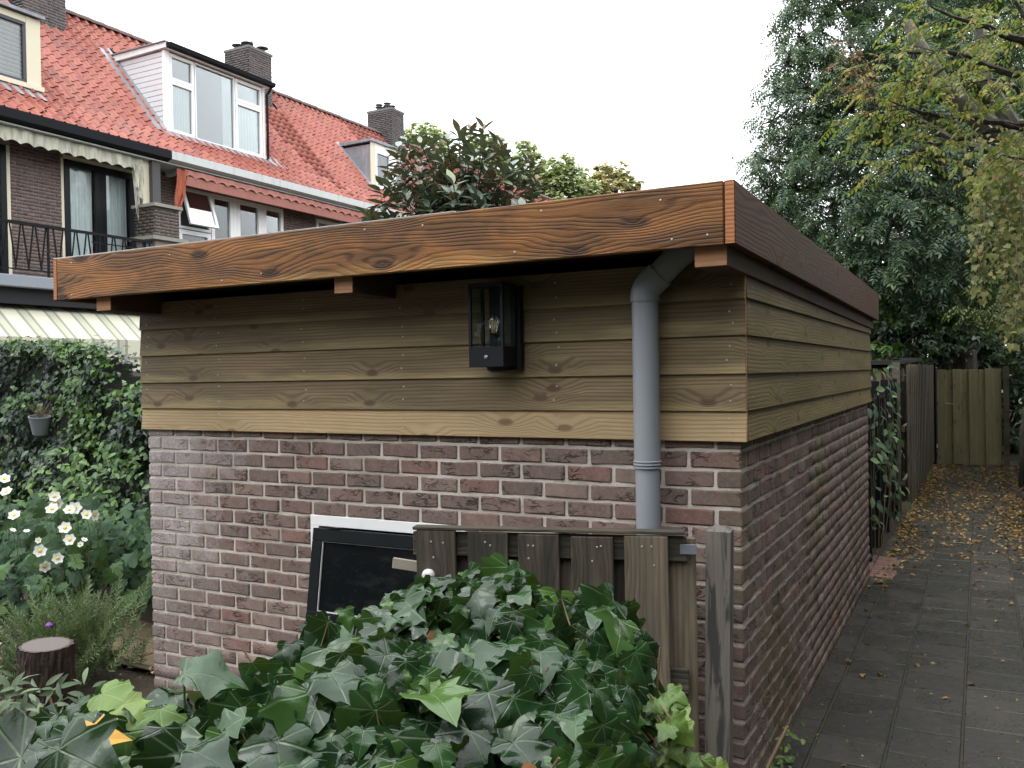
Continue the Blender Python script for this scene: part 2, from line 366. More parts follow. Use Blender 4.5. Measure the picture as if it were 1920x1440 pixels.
mDUST = plain('pale_latch', (0.26, 0.235, 0.18), 0.7, stain=((0.12, 0.1, 0.07), 0.8))
mBULB = glassmat('bulb_glass', (1.0, 0.93, 0.82), 0.10, 0.03)
mFIL = plain('brass_filament', (0.85, 0.62, 0.30), 0.3, 0.5, 0.9)

# ------------------------------------------------------------------ ground sheet
def soil():
    t = NT('soil'); p = t.pos(); n = t.noise(p, 9.0, 5, 0.65); n2 = t.noise(p, 60.0, 4, 0.6)
    c = t.mix(n, (0.022, 0.017, 0.012), (0.075, 0.060, 0.040)); c = t.mix(t.ramp(n2, [(0.55, 0), (0.75, 0.7)]), c, (0.12, 0.095, 0.06))
    return t.bsdf(c, 0.9, (t.ma('ADD', n, n2), 0.9, 0.03), 0.25)
mSOIL = soil()
g = MB()
_gx = list(np.linspace(-9, 4, 27)); _gy = list(np.linspace(0.5, 20, 40))
V = []; rg = np.random.default_rng(1)
for yy in [-300]+_gy+[500]:
    for xx in [-400]+_gx+[400]:
        inn = -8.9 < xx < -4.6 and 0.9 < yy < 4.7
        V.append((xx, yy, 0.0-0.012+(rg.uniform(-0.01, 0.035) if inn else 0.0)))
nx = len(_gx)+2
F = [(j*nx+i, j*nx+i+1, (j+1)*nx+i+1, (j+1)*nx+i) for j in range(len(_gy)+1) for i in range(nx-1)]
ground = link('ground', mk('ground', V, F, mSOIL, smooth=True)); tag(ground, kind='structure')

# ------------------------------------------------------------------ brick shed
YF, XL, XR, YB = 3.49, -4.20, -0.835, 7.87        # brick faces
shed = thing('brick_shed', 'low brick garden shed with timber cladding and flat stained wood roof edge', 'shed', (-2.5, 5.6, 0))
rg = np.random.default_rng(7)
BL, BH, BT, CO = 0.2045, 0.0635, 0.098, 0.0765
def brick_mesh(k, L=BL, T=BT, H=BH):
    r_ = np.random.default_rng(100+k)
    bm = bmesh.new(); bmesh.ops.create_cube(bm, size=1.0)
    bmesh.ops.scale(bm, vec=(L, T, H), verts=bm.verts)
    lng = [e for e in bm.edges if abs((e.verts[0].co-e.verts[1].co).x) > L*0.5]
    bmesh.ops.subdivide_edges(bm, edges=lng, cuts=2)
    bmesh.ops.bevel(bm, geom=[e for e in bm.edges if e.calc_face_angle(0) > 0.5], offset=0.0055, segments=1, affect='EDGES')
    for v in bm.verts: v.co += Vector(r_.uniform(-1, 1, 3)*np.array([0.0022, 0.0022, 0.0026]))
    me = bpy.data.meshes.new('brick'); bm.to_mesh(me); bm.free(); me.materials.append(mBRICK)
    me.polygons.foreach_set('use_smooth', np.zeros(len(me.polygons), bool)); return me
bmeshes = [brick_mesh(k) for k in range(8)]
WX0, WX1, WZ0, WZ1 = -3.02, -2.10, 0.43, 1.055     # window opening
list_b = []        # (centre, axis, length)
ZT = 1.4245
for row in range(-1, 19):
    zt = ZT-row*CO; zc = zt-BH/2
    if zc < 0.0: break
    even = row % 2 == 0
    # front wall: 15 stretchers and one header end
    P = 0.21784; segs = []
    if even: segs = [(XL, XL+0.0974)]+[(XL+0.1089+k*P, XL+0.1089+k*P+BL) for k in range(15)]
    else: segs = [(XL+k*P, XL+k*P+BL) for k in range(15)]
    for a, b in segs:
        if zt > WZ0+0.01 and zt-BH < WZ1-0.012:
            parts = [(a, min(b, WX0-0.006)), (max(a, WX1+0.006), b)]
        else: parts = [(a, b)]
        for a1, b1 in parts:
            if b1-a1 > 0.025: list_b.append((((a1+b1)/2, YF+BT/2, zc), 'X', b1-a1))
    P = 0.2196; segs = []
    if even: segs = [(YF+0.1089+k*P, YF+0.1089+k*P+P-0.0115) for k in range(19)]+[(YF+0.1089+19*P, YB)]
    else: segs = [(YF+k*P, YF+k*P+P-0.0115) for k in range(20)]
    for a, b in segs:
        list_b.append(((XR-BT/2, (a+b)/2, zc), 'Y', b-a))
ivy_top = [(0, 1330), (250, 1270), (560, 1190), (640, 1120), (800, 1080), (1170, 1080), (1215, 1180), (1240, 1500)]
def b_seen(b):
    (x, y, z), ax, L = b; px, py, d = to_px((x, YF, z) if ax == 'X' else (XR, y, z))
    if not (0 < px < 1920 and py < 1440): return -1
    if ax == 'X':
        if 780 < px < 1280 and py > 1005: return -1
        if py > np.interp(px, [q[0] for q in ivy_top], [q[1] for q in ivy_top]): return -1
        return L*BH*(YF)/d**3
    return L*BH*abs(XR)/d**3
sc_ = np.array([b_seen(b) for b in list_b]); order = np.argsort(-sc_)
keep = set(int(i) for i in order[:296] if sc_[i] > 0)
TB, WB = [], []
for i, ((x, y, z), ax, L) in enumerate(list_b):
    R = rot('Z', 0 if ax == 'X' else PI/2)@rot('Z', rg.normal(0, 0.006))@rot('Y', rg.normal(0, 0.008))
    m = np.eye(4); m[:3, :3] = R@np.diag([L/BL*rg.choice([-1, 1]), 1, 1]); m[:3, :3] = R@np.diag([L/BL, 1, 1])
    out = rg.uniform(-0.003, 0.0005) if ax == 'X' else rg.uniform(-0.0006, 0.0012); m[:3, 3] = (x, y+(out if ax == 'X' else 0), z+rg.uniform(-0.0015, 0.0015)); 
    if ax == 'Y': m[0, 3] += out
    k = int(rg.integers(8))
    if i in keep: link('brick', bmeshes[k], shed, M4(m))
    else: TB.append(m); WB.append(k)
tm = []
for me in bmeshes: tm.append((np.array([v.co[:] for v in me.vertices]), [tuple(p.vertices) for p in me.polygons], None))
o = scatter('bricks', tm, TB, WB, mBRICK, shed); o['kind'] = 'stuff'
# mortar bed behind the bricks (joints sit 6 mm back)
r_ = 0.0052
mb = MB()
mb.box(XL+r_, WX0, YF+r_, YF+0.094, 0, 1.50); mb.box(WX1, XR-r_, YF+r_, YF+0.094, 0, 1.50)
mb.box(WX0, WX1, YF+r_, YF+0.094, 0, WZ0); mb.box(WX0, WX1, YF+r_, YF+0.094, WZ1, 1.50)
mb.build('front_wall', mMORTAR, shed)
MB().box(XR-0.094, XR-r_, YF+0.096, YB-0.004, 0, 1.50).build('side_wall', mMORTAR, shed)
mb = MB(); mb.box(XL+r_, XL+0.1, YF+0.096, YB-0.1, 0, 2.14); mb.box(XL+r_, XR-0.1, YB-0.096, YB-0.003, 0, 2.14)
mb.build('back_wall', mMORTAR, shed)
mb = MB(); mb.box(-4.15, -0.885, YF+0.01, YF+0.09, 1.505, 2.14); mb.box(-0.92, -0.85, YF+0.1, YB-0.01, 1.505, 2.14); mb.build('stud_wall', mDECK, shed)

# planks: local x = length, -y = front, z = width
_pc = {}
def plank_mesh(L, T, Wd, mat, end, wedge=0.0, bev=0.0025):
    key = (round(L, 3), T, Wd, mat.name, end.name, wedge)
    if key in _pc: return _pc[key]
    V = [(sx*L/2, y, sz*Wd/2) for sx in (-1, 1) for (y, sz) in ((-T, -1), (0, -1), (0, 1), (-T+wedge, 1))]
    F = [(0, 1, 2, 3), (7, 6, 5, 4), (0, 4, 5, 1), (1, 5, 6, 2), (2, 6, 7, 3), (3, 7, 4, 0)]
    me = mk('plank', V, F, None, mats=[mat, end], midx=[1, 1, 0, 0, 0, 0])
    bm = bmesh.new(); bm.from_mesh(me); bmesh.ops.recalc_face_normals(bm, faces=bm.faces)
    if bev: bmesh.ops.bevel(bm, geom=list(bm.edges), offset=bev, segments=1, affect='EDGES')
    bm.to_mesh(me); bm.free(); me.update(); _pc[key] = me; return me
_sm = MB().lathe((0, 0, 0), [(0.0042, -0.004), (0.0042, 0.001), (0.0028, 0.0016)], 8).mesh('screw', mSCREW)
def screw(parent, p, face):
    R = rot('X', PI/2) if face == 'F' else rot('Y', PI/2)
    link('screw', _sm, parent, M4(xf(p, R)))
EDG = [2.0295, 1.884, 1.7326, 1.5876, 1.4684]
rows = [(2.0315, 2.185)]+[(EDG[i+1]+0.002, EDG[i]+0.006) for i in range(4)]
rr = np.random.default_rng(3)
for i, (z0, z1) in enumerate(rows):
    last = i == 4
    o = link('cladding_plank', plank_mesh(3.418, 0.027, round(z1-z0, 4), mCLADL if last else mCLAD, mEND, 0.013), shed, M4(xf((-2.516, YF-0.002, (z0+z1)/2), rot('Y', 0.0008*rr.normal()))))
    if last: o['label'] = 'paler lowest cladding plank above the bricks'
    for sx in (-4.17, -3.62, -3.02, -2.42, -1.62, -0.865):
        for q in (0.30, 0.72):
            zz = z0+(z1-z0)*q+rr.normal(0, 0.006); th = 0.027-0.013*(zz-z0)/(z1-z0)
            screw(o, (sx+rr.normal(0, 0.008), YF-0.002-th-0.0005, zz), 'F')
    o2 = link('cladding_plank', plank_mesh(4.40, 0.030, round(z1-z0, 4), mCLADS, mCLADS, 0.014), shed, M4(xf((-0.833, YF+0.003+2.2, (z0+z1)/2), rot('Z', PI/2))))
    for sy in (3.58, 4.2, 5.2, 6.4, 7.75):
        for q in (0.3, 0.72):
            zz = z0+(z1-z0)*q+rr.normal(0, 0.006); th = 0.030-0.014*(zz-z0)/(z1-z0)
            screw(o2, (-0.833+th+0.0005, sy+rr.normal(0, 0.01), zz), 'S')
# roof: joists, deck, fascia boards, felt and metal drip edge (falls slightly to the back)
FALL = 0.010
TL = xf((0, 0, 0), rot('X', -FALL))
def lean(P, y0=3.1): return (P[0], P[1], P[2]-FALL*(P[1]-y0))
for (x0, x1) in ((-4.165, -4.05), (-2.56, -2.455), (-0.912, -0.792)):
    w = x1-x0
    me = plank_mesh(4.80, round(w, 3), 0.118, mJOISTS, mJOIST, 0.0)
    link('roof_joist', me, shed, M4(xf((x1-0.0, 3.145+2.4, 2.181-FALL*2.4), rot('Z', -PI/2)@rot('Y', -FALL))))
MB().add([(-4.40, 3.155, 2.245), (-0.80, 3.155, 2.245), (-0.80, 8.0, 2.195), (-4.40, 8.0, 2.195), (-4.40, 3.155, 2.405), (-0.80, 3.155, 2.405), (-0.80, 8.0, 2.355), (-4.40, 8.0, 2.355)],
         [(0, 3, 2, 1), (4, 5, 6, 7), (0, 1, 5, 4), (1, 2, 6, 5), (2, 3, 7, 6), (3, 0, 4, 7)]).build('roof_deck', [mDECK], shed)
ff = link('fascia_board', plank_mesh(3.628, 0.040, 0.224, mFASCIA, mEND, 0.0, 0.003), shed, M4(xf((-2.607, 3.14, 2.304), np.eye(3))))
ff['label'] = 'front fascia board of brown stained figured pine'
for sx, sz in ((-4.30, 2.385), (-4.30, 2.215), (-3.55, 2.37), (-2.95, 2.235), (-2.35, 2.385), (-2.05, 2.375), (-1.62, 2.23), (-1.5, 2.38), (-1.02, 2.37), (-0.98, 2.225), (-0.85, 2.23), (-3.2, 2.22)):
    screw(ff, (sx, 3.0995, sz), 'F')
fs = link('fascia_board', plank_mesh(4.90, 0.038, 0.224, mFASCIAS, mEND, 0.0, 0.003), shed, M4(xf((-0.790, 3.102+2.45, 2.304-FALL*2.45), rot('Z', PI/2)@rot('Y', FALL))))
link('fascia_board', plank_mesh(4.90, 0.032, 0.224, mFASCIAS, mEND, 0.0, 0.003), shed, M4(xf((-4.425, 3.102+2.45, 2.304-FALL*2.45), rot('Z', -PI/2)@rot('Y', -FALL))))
link('fascia_board', plank_mesh(3.62, 0.03, 0.224, mFASCIAS, mEND, 0.0, 0.003), shed, M4(xf((-2.607, 7.985, 2.304-0.049), rot('Z', PI))))
MB().box(-4.45, -1.9, 3.103, 3.16, 2.4175, 2.4215).build('drip_edge', mALU, shed)
MB().add([(-4.42, 3.165, 2.408), (-0.79, 3.165, 2.408), (-0.79, 7.95, 2.360), (-4.42, 7.95, 2.360), (-4.42, 3.165, 2.414), (-0.79, 3.165, 2.414), (-0.79, 7.95, 2.366), (-4.42, 7.95, 2.366)],
         [(0, 3, 2, 1), (4, 5, 6, 7), (0, 1, 5, 4), (1, 2, 6, 5), (2, 3, 7, 6), (3, 0, 4, 7)]).build('roofing_felt', mBITU, shed)
mGLZ = plain('dull_zinc', (0.16, 0.16, 0.16), 0.5, 0.4, 0.4)
def dirtyglass():
    t = NT('speckled_dark_glass'); p = t.pos()
    v = t.ramp(t.n('TexVoronoi', {'Vector': p, 'Scale': 85.0}).outputs['Distance'], [(0.0, 1), (0.10, 0.7), (0.17, 0)])
    m = t.ma('MULTIPLY', v, t.ramp(t.noise(p, 14.0, 3), [(0.45, 0), (0.65, 0.22)]))
    s = t.ma('MULTIPLY', t.ramp(t.noise(t.vmul(p, (3, 3, 9)), 2.0, 4), [(0.55, 0), (0.8, 0.03)]), 1.0)
    return t.bsdf(t.mix(t.ma('ADD', m, s), (0.006, 0.007, 0.008), (0.42, 0.42, 0.42)), 0.12, None, 0.22)
# window with a top-hung black casement pushed open at the foot
wn = MB()
fw_ = 0.055
for (x0, x1, z0, z1) in ((WX0, WX1, WZ1-fw_, WZ1-0.001), (WX0, WX0+fw_, WZ0+fw_, WZ1-fw_-0.0005), (WX1-fw_, WX1, WZ0+fw_, WZ1-fw_-0.0005), (WX0, WX1, WZ0, WZ0+fw_-0.0005)):
    wn.box(x0+0.001, x1-0.001, YF-0.004, YF+0.085, z0, z1)
wf = wn.build('window_frame', mWHITE, shed, bevel=0.002)
MB().box(WX0+fw_, WX1-fw_, YF+0.10, YF+0.12, WZ0+fw_, WZ1-fw_).build('dark_room_panel', mDARK, wf)  # dark panel stands in for the unlit room
Rw = rot('X', -0.155)
def cas(v): v = np.array(v, float); return Rw@v+np.array([0, YF-0.012, WZ1-0.062])
cw0, cw1, chh, cf = WX0+0.062, WX1-0.062, 0.485, 0.062
def cbox(mb, x0, x1, y0, y1, z0, z1):
    V = [cas(v) for v in ((x0, y0, z0), (x1, y0, z0), (x1, y1, z0), (x0, y1, z0), (x0, y0, z1), (x1, y0, z1), (x1, y1, z1), (x0, y1, z1))]
    mb.add(V, [(0, 3, 2, 1), (4, 5, 6, 7), (0, 1, 5, 4), (1, 2, 6, 5), (2, 3, 7, 6), (3, 0, 4, 7)])
c_ = MB()
cbox(c_, cw0, cw1, -0.045, 0, -cf, 0); cbox(c_, cw0, cw1, -0.045, 0, -chh, -chh+cf+0.02)
cbox(c_, cw0, cw0+cf, -0.045, 0, -chh+cf+0.02, -cf); cbox(c_, cw1-cf, cw1, -0.045, 0, -chh+cf+0.02, -cf)
ca = c_.build('casement', mBLACKP, shed, bevel=0.003)
e_ = MB(); q = 0.004
cbox(e_, cw0+cf, cw0+cf+q, -0.038, -0.03, -chh+cf+0.02, -cf); cbox(e_, cw0+cf, cw1-cf, -0.038, -0.03, -chh+cf+0.02, -chh+cf+0.02+q); cbox(e_, cw0+cf, cw1-cf, -0.038, -0.03, -cf-q*0.6, -cf)
e_.build('glazing_bead', mPUTTY, ca)
e_ = MB(); cbox(e_, cw0+cf, cw1-cf, -0.026, -0.020, -chh+cf+0.02, -cf); e_.build('pane', dirtyglass(), ca)
e_ = MB(); cbox(e_, cw0+0.1, cw0+0.16, -0.06, -0.046, -chh+0.045, -chh+0.07); e_.build('handle', mGLZ, ca)
for hx in (cw0+0.10, cw1-0.16):
    e_ = MB(); cbox(e_, hx, hx+0.06, -0.05, 0.0, 0.001, 0.010); e_.build('hinge', mBLACKP, ca)

# ------------------------------------------------------------------ wall lantern
lan = thing('wall_lantern', 'black box wall lantern with clear glass and filament bulb on the cladding', 'lantern', (-1.87, 3.46, 1.79))
lx0, lx1, ly0, ly1, lz0, lz1 = -1.958, -1.788, 3.302, 3.425, 1.782, 2.142
t_ = 0.013
MB().box(lx0, lx1, ly0, ly1, lz0, lz0+0.088).build('base', mBLACK, lan, bevel=0.0015)
MB().box(lx0, lx1, ly0, ly1, lz1-0.014, lz1).build('roof', mBLACK, lan, bevel=0.0015)
for (a, b) in ((lx0, ly0), (lx1-t_, ly0), (lx0, ly1-t_), (lx1-t_, ly1-t_)):
    MB().box(a+0.0003, a+t_-0.0003, b+0.0003, b+t_-0.0003, lz0+0.0885, lz1-0.0145).build('corner_post', mBLACK, lan)
MB().box(lx0+0.035, lx1+0.018, ly1+0.0015, 3.4585, lz0-0.012, lz1-0.01).build('back_plate', mBLACK, lan)
MB().lathe((-1.86, 3.385, lz0-0.022), [(0.03, 0), (0.048, 0.008), (0.05, 0.0215)], 20).build('driver_cap', mBLACK, lan)
zz0, zz1 = lz0+0.089, lz1-0.015
for (a, b, c, d) in ((lx0+t_, lx1-t_, ly0+0.004, ly0+0.006), (lx0+0.004, lx0+0.006, ly0+t_, ly1-t_), (lx1-0.006, lx1-0.004, ly0+t_, ly1-t_)):
    MB().box(a, b, c, d, zz0, zz1).build('glass_pane', mGLASS, lan)
MB().lathe((-1.868, 3.365, lz0+0.088), [(0.02, 0), (0.02, 0.05), (0.016, 0.052)], 16).build('lamp_holder', mBLACK, lan)
bu = MB().lathe((-1.868, 3.365, lz0+0.141), [(0.010, 0), (0.014, 0.008), (0.021, 0.045), (0.0225, 0.06), (0.020, 0.073), (0.012, 0.081), (0.002, 0.084)], 18).build('bulb', mBULB, lan, smooth=True)
fl = MB()
for k in range(5):
    a = k*2*PI/5; fl.tube([(-1.868+0.006*math.cos(a), 3.365+0.006*math.sin(a), lz0+0.148), (-1.868+0.011*math.cos(a), 3.365+0.011*math.sin(a), lz0+0.205)], 0.0022, 5)
fl.build('filament', mFIL, bu)
MB().lathe((0, 0, 0), [(0.008, -0.003), (0.0085, 0.001), (0.006, 0.004)], 12)
sc = link('knob', MB().lathe((0, 0, 0), [(0.008, -0.003), (0.0085, 0.002), (0.005, 0.005)], 12).mesh('knob', mALU), lan, M4(xf((-1.872, ly0-0.0005, lz0+0.043), rot('X', PI/2))))

# ------------------------------------------------------------------ downpipe
dp = thing('downpipe', 'grey plastic rainwater downpipe with elbow running down the shed front', 'pipe', (-1.185, 3.385, 0))
px_, py_ = -1.185, 3.385
smooth_angle(MB().tube([(px_, py_, 0.0), (px_, py_, 1.376)], 0.0495, 28).build('lower_pipe', mPVC, dp))
smooth_angle(MB().tube([(px_, py_, 1.376), (px_, py_, 2.045)], 0.0535, 28).build('upper_pipe', mPVC, dp))
for dz in (1.368, 1.380, 1.392):
    smooth_angle(MB().tube([(px_, py_, dz-0.004), (px_, py_, dz-0.002), (px_, py_, dz+0.002), (px_, py_, dz+0.004)], [0.0535, 0.0575, 0.0575, 0.0535], 28).build('collar_ring', mPVC, dp))
pts = [(px_, py_, 2.03)]
for k in range(7):
    a = (k/6)*math.radians(48); pts.append((px_+0.075*(1-math.cos(a)), py_, 2.05+0.075*math.sin(a)*0.9))
d_ = np.array([math.sin(math.radians(48)), 0.0, math.cos(math.radians(48))]); e0 = np.array(pts[-1])
pts.append(tuple(e0+d_*0.055))
smooth_angle(MB().tube(pts, 0.0585, 28).build('elbow', mPVC, dp), 30)
smooth_angle(MB().tube([e0+d_*0.04, e0+d_*0.20], 0.0525, 28).build('offset_pipe', mPVC, dp), 30)
e1 = e0+d_*0.19
smooth_angle(MB().tube([e1-d_*0.03, e1+d_*0.03, e1+np.array([0.05, 0, 0.08]), e1+np.array([0.055, 0, 0.13])], 0.0565, 28).build('upper_elbow', mPVC, dp), 30)
# ------------------------------------------------------------------ garden gate and its post
mOLD = wood('weathered_fence_wood', (0.095, 0.076, 0.056), (0.026, 0.020, 0.015), (0.03, 0.02, 0.015), freq=260, warp=0.7, rough=0.85, grey=((0.024, 0.023, 0.017), 0.85), contrast=0.55, knots=0.5, bump=0.003, tint=0.35, blot=((0.20, 0.185, 0.11), 0.45))
mOLDL = wood('bare_grey_fence_wood', (0.25, 0.195, 0.135), (0.12, 0.088, 0.058), (0.06, 0.045, 0.03), freq=260, warp=0.6, rough=0.85, grey=((0.06, 0.052, 0.038), 0.75), contrast=0.6, knots=0.5, bump=0.003, tint=0.1)
mPOST = wood('silvered_post_wood', (0.27, 0.255, 0.23), (0.14, 0.13, 0.115), (0.05, 0.05, 0.045), freq=120, warp=0.9, rough=0.85, grey=((0.035, 0.034, 0.032), 0.85), contrast=0.5, knots=0.3, bump=0.003)
mGALV = plain('galvanised_steel', (0.20, 0.22, 0.24), 0.6, 0.4, 0.4)
mPORC = plain('white_porcelain', (0.5, 0.5, 0.48), 0.2, 0.5)
GR, GL = np.array([-0.962, 3.117, 0]), np.array([-1.932, 2.835, 0])
gx = (GR-GL)/np.linalg.norm(GR-GL); glen = np.linalg.norm(GR-GL); gy = np.array([-gx[1], gx[0], 0])   # gy points away from the camera
Rg = np.column_stack([gx, gy, (0, 0, 1)])
gate = thing('garden_gate', 'weathered grey plank garden gate standing ajar in front of the shed', 'gate', tuple((GR+GL)/2))
rr = np.random.default_rng(5)
ZG = 1.158
def vplank(name, u, v, w, t, z0, z1, mat, parent, tilt=0.0):
    """upright plank: length along world z"""
    me = plank_mesh(round(z1-z0, 3), t, w, mat, mat, 0.0, 0.003)
    R = Rg@np.array([[0, 0, 1.0], [0, 1, 0], [1, 0, 0]])@np.diag([1, 1, -1])   # local x->up, y->depth, z->along
    R = Rg@np.column_stack([(0, 0, 1), (0, 1, 0), (-1, 0, 0)])
    return link(name, me, parent, M4(xf(GL+gx*u+gy*v+np.array([0, 0, (z0+z1)/2]), R@rot('Y', tilt))))
for k in range(5):
    u = 0.085+k*0.199
    light = k == 4
    o = vplank('front_plank', u, 0.0, 0.156 if not light else 0.158, 0.018, 0.06, ZG-(0.004*k if not light else 0.006), mOLDL if light else mOLD, gate, rr.normal(0, 0.004))
    if light: o['label'] = 'paler bare wood plank at the hinge side'
    for zz in (ZG-0.045, ZG-0.05, ZG-0.10, 0.20):
        p = GL+gx*(u+rr.uniform(-0.045, 0.045))-gy*0.0185+np.array([0, 0, zz+rr.normal(0, 0.006)])
        link('screw', _sm, o, M4(xf(p, Rg@rot('X', PI/2))))
for k in range(6):
    u = -0.0+0.012+k*0.199
    if u > glen+0.02: break
    o = vplank('back_plank', u-0.012 if k else 0.02, 0.058, 0.125 if k else 0.06, 0.018, 0.08, ZG-0.06-0.02*rr.random() if k not in (5,) else ZG-0.02, mOLDL if k in (3, 5) else mOLD, gate, rr.normal(0, 0.004))
for zc in (ZG-0.055, 0.62, 0.18):
    me = plank_mesh(round(glen+0.03, 3), 0.022, 0.09, mOLD, mOLD)
    link('rail', me, gate, M4(xf((GL+GR)/2+gy*0.030+np.array([0, 0, zc]), Rg)))
me = plank_mesh(round(glen+0.015, 3), 0.055, 0.012, mOLD, mOLD, 0.0, 0.002)
link('cap_strip', me, gate, M4(xf((GL+GR)/2+gy*0.036+np.array([0, 0, ZG+0.007]), Rg)))
me = plank_mesh(0.20, 0.012, 0.042, mDUST, mDUST, 0.0, 0.002)
link('latch_bar', me, gate, M4(xf(GL-gx*0.012+gy*0.05+np.array([0, 0, 1.005]), Rg@rot('Y', 0.12))))
kn = link('knob', MB().lathe((0, 0, 0), [(0.012, 0), (0.012, 0.012), (0.024, 0.02), (0.026, 0.03), (0.02, 0.042), (0.006, 0.046)], 18).mesh('knob', mPORC, smooth=True), gate, M4(xf(GL+gx*0.062-gy*0.019+np.array([0, 0, 0.992]), Rg@rot('X', PI/2))))
e_ = MB(); e_.box(-0.01, 0.05, -0.004, 0.0, -0.018, 0.018)
link('hinge_strap', e_.mesh('hinge_strap', mGALV, bevel=0.001), gate, M4(xf(GR+gx*0.0+gy*0.01+np.array([0, 0, ZG-0.055]), Rg)))
post = link('gate_post', MB().prism([(-0.045, -0.045), (0.045, -0.045), (0.045, 0.045), (-0.045, 0.045)], 'Z', 0, 1.158).add(
    [(-0.045, -0.045, 1.158), (0.045, -0.045, 1.158), (0.045, 0.045, 1.158), (-0.045, 0.045, 1.158), (-0.02, -0.02, 1.172), (0.02, -0.02, 1.172), (0.02, 0.02, 1.172), (-0.02, 0.02, 1.172)],
    [(4, 5, 6, 7), (0, 1, 5, 4), (1, 2, 6, 5), (2, 3, 7, 6), (3, 0, 4, 7)]).mesh('gate_post', wood('silvered_post', (0.27, 0.255, 0.23), (0.14, 0.13, 0.115), (0.05, 0.05, 0.045), freq=6, warp=0.4, rough=0.85, contrast=0.4, knots=0.2, bump=0.002)))
def postmat():
    t = NT('silvered_post_upright'); p = t.obj(); fib = t.noise(t.vmul(p, (110, 110, 5)), 1.0, 4, 0.65); b = t.noise(t.vmul(p, (26, 26, 2.6)), 1.0, 5, 0.65, 0.6)
    c = t.mix(fib, (0.085, 0.075, 0.062), (0.20, 0.18, 0.15)); c = t.mix(t.ma('MULTIPLY', t.ramp(b, [(0.5, 0), (0.58, 1)]), 0.85), c, (0.03, 0.03, 0.028))
    return t.bsdf(c, 0.85, (t.ma('ADD', fib, b), 0.6, 0.003), 0.3)
post.data.materials.clear(); post.data.materials.append(postmat())
post.matrix_basis = M4(xf((-0.885, 3.262, 0), rot('Y', 0.018)@rot('Z', 0.10))); tag(post, 'silvered square timber post between the gate and the brick corner', 'post')

# ------------------------------------------------------------------ alley of concrete pavers
def pavermat():
    t = NT('concrete_paver'); p = t.pos(); r = t.rnd()
    n = t.noise(p, 3.2, 5, 0.65); n2 = t.noise(p, 190.0, 3, 0.7); n3 = t.noise(p, 22.0, 4, 0.6)
    c = t.ramp(r, [(0, (0.017, 0.0155, 0.013)), (0.5, (0.028, 0.025, 0.021)), (0.85, (0.036, 0.032, 0.026)), (1, (0.052, 0.046, 0.037))])
    c = t.mix(t.ramp(n, [(0.4, 0), (0.68, 0.7)]), c, (0.036, 0.036, 0.031)); c = t.mix(t.ramp(n2, [(0.55, 0), (0.75, 0.55)]), c, (0.15, 0.145, 0.13))
    c = t.mix(t.ramp(n3, [(0.55, 0), (0.8, 0.5)]), c, (0.055, 0.056, 0.038))
    c = t.mix(t.ramp(t.n('TexVoronoi', {'Vector': p, 'Scale': 28.0}).outputs['Distance'], [(0.0, 0.6), (0.05, 0.5), (0.09, 0)]), c, (0.22, 0.21, 0.19))
    rough = t.ramp(n, [(0.38, 0.62), (0.58, 0.24)])
    return t.bsdf(c, rough, (t.ma('ADD', n2, t.ma('MULTIPLY', n3, 1.5)), 0.7, 0.0022), 0.22)
mPAVE = pavermat()
path = link('alley_path', MB().box(-0.835, 1.3, -1.0, 18.6, -0.010, -0.004).mesh('alley_path', plain('jointing_sand', (0.026, 0.027, 0.016), 0.95, bump=0.004))); tag(path, kind='structure')
bm = bmesh.new(); bmesh.ops.create_cube(bm, size=1.0); bmesh.ops.scale(bm, vec=(0.294, 0.296, 0.05), verts=bm.verts)
bmesh.ops.bevel(bm, geom=list(bm.edges), offset=0.004, segments=1, affect='EDGES'); pm = bpy.data.meshes.new('paver'); bm.to_mesh(pm); bm.free(); pm.materials.append(mPAVE)
rr = np.random.default_rng(11)
for c in range(-1, 6):
    X0 = -0.3996+0.305*c
    offy = (0.0, 0.15, 0.06, 0.21, 0.1, 0.02, 0.17)[c+1]
    for k in range(0, 55):
        yc = 2.0+offy+k*0.3035
        px, py, d = to_px((X0-0.15, yc, 0))
        if yc > 18 or d < 0.5: continue
        if not (-60 < px < (2060 if yc > 11 else 3200) and py < 2600): continue
        m = xf((X0-0.1525, yc, -0.021+rr.normal(0, 0.0012)), rot('X', rr.normal(0, 0.003))@rot('Y', rr.normal(0, 0.003))@rot('Z', rr.integers(4)*PI/2+rr.normal(0, 0.003)))
        if c == -1:
            if yc > 7.65: continue
            m[:3, :3] = m[:3, :3]@np.diag([1, 1, 1]); m = xf((-0.770, yc, -0.021), np.diag([0.115/0.297, 1, 1]))
        link('paver', pm, path, M4(m))
# little brick strip past the shed corner
cb = MB().box(-0.045, 0.045, -0.1, 0.1, -0.03, 0.03).mesh('clinker', brickmat('clinker_brick', [(0, (0.16, 0.09, 0.07)), (0.5, (0.2, 0.12, 0.085)), (1, (0.13, 0.085, 0.07))]), bevel=0.004)
for k in range(9):
    for j in range(2):
        link('clinker_paver', cb, path, M4(xf((-0.755-0.205*j+rr.normal(0, 0.003), 7.98+k*0.10, -0.022+rr.normal(0, 0.002)), rot('Z', PI/2))))

